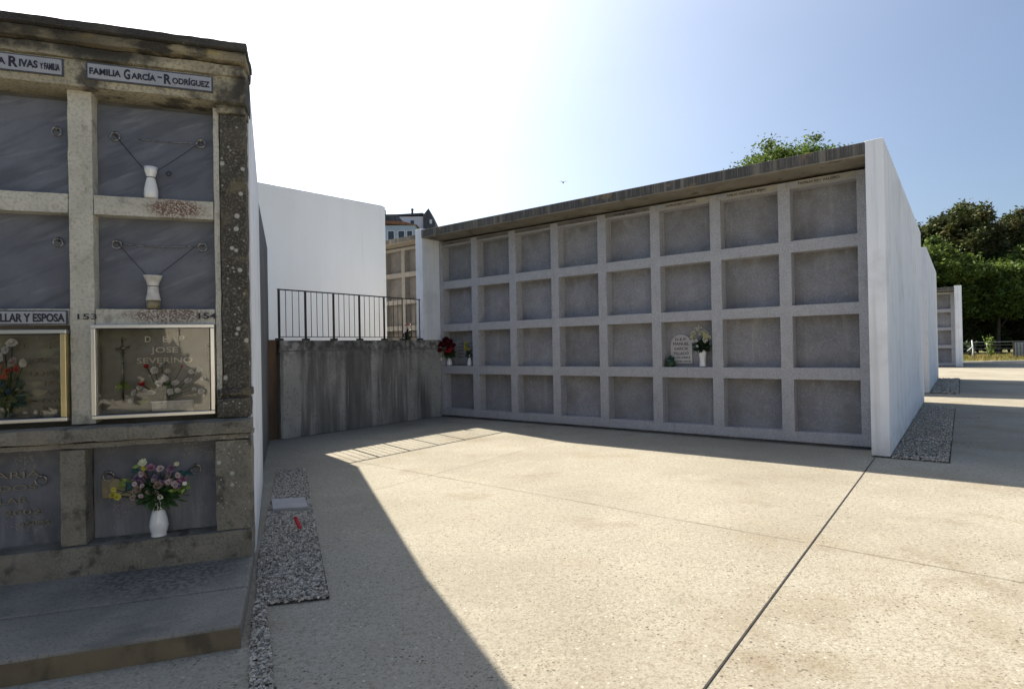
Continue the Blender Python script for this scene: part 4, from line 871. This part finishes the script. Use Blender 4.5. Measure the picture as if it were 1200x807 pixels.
# wire fence
ft = thing('wire_fence', 'thin grey wire fence behind the dry grass', 'fence', (0, 0, 0))
fa, fb = Vector((20, 40.2, 0)), Vector((56, 37.6, 0))
for i in range(13):
    p = fa+(fb-fa)*i/12; k = MB(); k.tube([(0,0,-.05),(0,0,1.12)], 0.025, 6); k.obj('post', 'galv', ft, tuple(p))
k = MB()
for z in (0.15, 0.4, 0.65, 0.9): k.tube([fa+Vector((0,0,z)), fb+Vector((0,0,z))], 0.006, 4)
k.obj('wires', 'galv', ft)
k = MB(); k.tube([fa+Vector((0,0,1.1)), fb+Vector((0,0,1.1))], 0.018, 5); k.obj('top_rail', 'galv', ft)
# ribbed metal panel
mp_ = thing('metal_barrier', 'grey upright ribbed metal barrier at the right edge by the trees', 'metal barrier', (32.0, 37.2, 0), R_(-4))
k = MB(); n = 56; vs = []
for i in range(n+1):
    x = i*0.05; y = 0.035 if (i//2) % 2 else -0.035
    vs += [(x, y, .03), (x, y, 1.05), (x, y+0.012, 1.05), (x, y+0.012, .03)]
k.add(vs, [f for i in range(n) for f in ((4*i,4*i+4,4*i+5,4*i+1),(4*i+1,4*i+5,4*i+6,4*i+2),(4*i+2,4*i+6,4*i+7,4*i+3),(4*i+3,4*i+7,4*i+4,4*i))]); k.obj('sheet', 'galv', mp_)
for x in (0.02, 1.4, 2.78): k = MB(); k.box(x-.03, x+.03, 0.055, 0.11, 0, 1.1); k.obj('post', 'dark_metal', mp_)
# grass
rn = random.Random(21); gb = MB()
for i in range(24000):
    x, y = rn.uniform(22, 44), rn.uniform(35.3, 40.5)
    h = rn.uniform(.12, .34)*(1.0+0.9*max(0, mn.noise(Vector((x*.8, y*.8, 0)))))*(1 if y > 36.3 else .5); a = rn.uniform(0, 3.14); w = 0.022
    lx, ly = rn.uniform(-.12,.12), rn.uniform(-.12,.12); c, s = math.cos(a)*w, math.sin(a)*w
    gb.add([(x-c,y-s,0),(x+c,y+s,0),(x+lx,y+ly,h)], [(0,1,2)])
tag(gb.obj('grass', 'grass'), 'dry yellow-green grass in front of the wire fence', 'grass', kind='stuff')

# ================================================================ FAR HOUSES
def house(label, x0, x1, y0, y1, ztop, wall_m, windows, roof):
    t = thing('apartment_house', label, 'house', (x0, y0, 0)); k = MB(); k.box(0, x1-x0, 0, y1-y0, -1, ztop); w = k.obj('walls', wall_m, t)
    for (a, b_, c, d) in windows:
        k = MB(); k.box(a-.08, b_+.08, -0.05, -0.003, c-.08, d+.08); f = k.obj('window', 'pale_render', t)
        k = MB(); k.box(a, b_, -0.07, -0.052, c, d); k.obj('pane', 'window_glass', f)
    roof(t); return t
def roofA(t):
    k = MB(); W_, D_ = 4.6, 9
    k.add([(-.3,-.3,17.9),(W_+.3,-.3,17.55),(W_+.3,D_,17.7),(-.3,D_,18.0),(-.3,-.3,18.25),(W_*.62,-.3,18.1),(W_*.62,D_,18.6),(-.3,D_,18.8)], [(0,3,2,1),(0,1,5,4),(1,2,6,5),(2,3,7,6),(3,0,4,7),(4,5,6,7)]); k.obj('roof', 'roof_tile', t)
    k = MB(); k.box(-.2, 2.0, .5, 6, 18.2, 19.25); k.obj('roof_parapet', 'slate', t)
    k = MB(); k.box(0.05, .45, .3, .9, 18.3, 19.9); k.obj('chimney', 'dark_concrete', t)
ha = house('blue-grey apartment house with tiled roof above the terrace gallery', -17.6, -13.0, 80, 89, 17.6, 'blue_render', [(0.9,1.7,15.6,16.8),(2.3,3.1,15.6,16.8),(3.5,4.2,15.6,16.8),(0.9,1.7,12.6,13.8),(2.3,3.1,12.6,13.8)], roofA)
ha.location.z = 0.8
def roofB(t):
    W_, D_ = 5.9, 9
    k = MB(); k.add([(-.2,-.3,20.2),(5.2,-.3,20.4),(5.2,D_,20.4),(-.2,D_,20.2),(-.2,-.3,20.45),(5.2,-.3,20.65),(5.2,D_,20.9),(-.2,D_,20.7)], [(0,3,2,1),(0,1,5,4),(1,2,6,5),(2,3,7,6),(3,0,4,7),(4,5,6,7)]); k.obj('roof', 'slate', t)
    k = MB(); k.add([(5.2,-.4,0),(7.0,-.2,0),(7.0,6,0),(5.2,6,0),(5.2,-.4,20.3),(6.9,-.2,19.3),(6.9,6,19.3),(5.2,6,20.3),(6.0,-.3,21.3),(6.0,6,21.3)],
          [(0,1,5,8,4),(3,7,9,6,2),(1,2,6,5),(5,6,9,8),(8,9,7,4),(0,4,7,3)]); gb_ = k.obj('gable', 'slate', t)
    k = MB(); k.box(6.15, 6.5, -0.42, -0.36, 19.0, 19.6); k.obj('attic_window', 'pale_render', gb_)
    k = MB(); k.lathe([(0,0),(.16,0),(.16,.7),(.28,.75),(0,1.0)], 10, (3.4, 1, 20.7)); k.obj('chimney', 'dark_concrete', t)
hb = house('pale house with dark slate gable, farther behind the blue-grey one', -17.9, -12.4, 86, 95, 20.2, 'pale_render', [(3.3,3.8,18.6,19.6),(1.2,1.7,18.6,19.6),(3.3,3.8,15.4,16.4)], roofB)

hb.location.z = 0.75
# bird
bt = thing('bird', 'tiny dark bird flying above the roof of the grey gallery', 'bird', (3.72, 40, 12.58))
k = MB(); k.lathe([(0,-.16),(.03,-.13),(.055,-.03),(.045,.07),(.03,.11),(.012,.16),(0,.18)], 10); k.v = [(x, z, y) for x, y, z in k.v]; k.obj('body', 'bird', bt)
for s in (-1, 1):
    k = MB(); k.add([(0,.07,.02),(s*.18,.04,.10),(s*.34,-.04,.05),(s*.18,-.06,.09),(0,-.06,.02)], [(0,1,2,3,4)]); k.obj('wing', 'bird', bt)
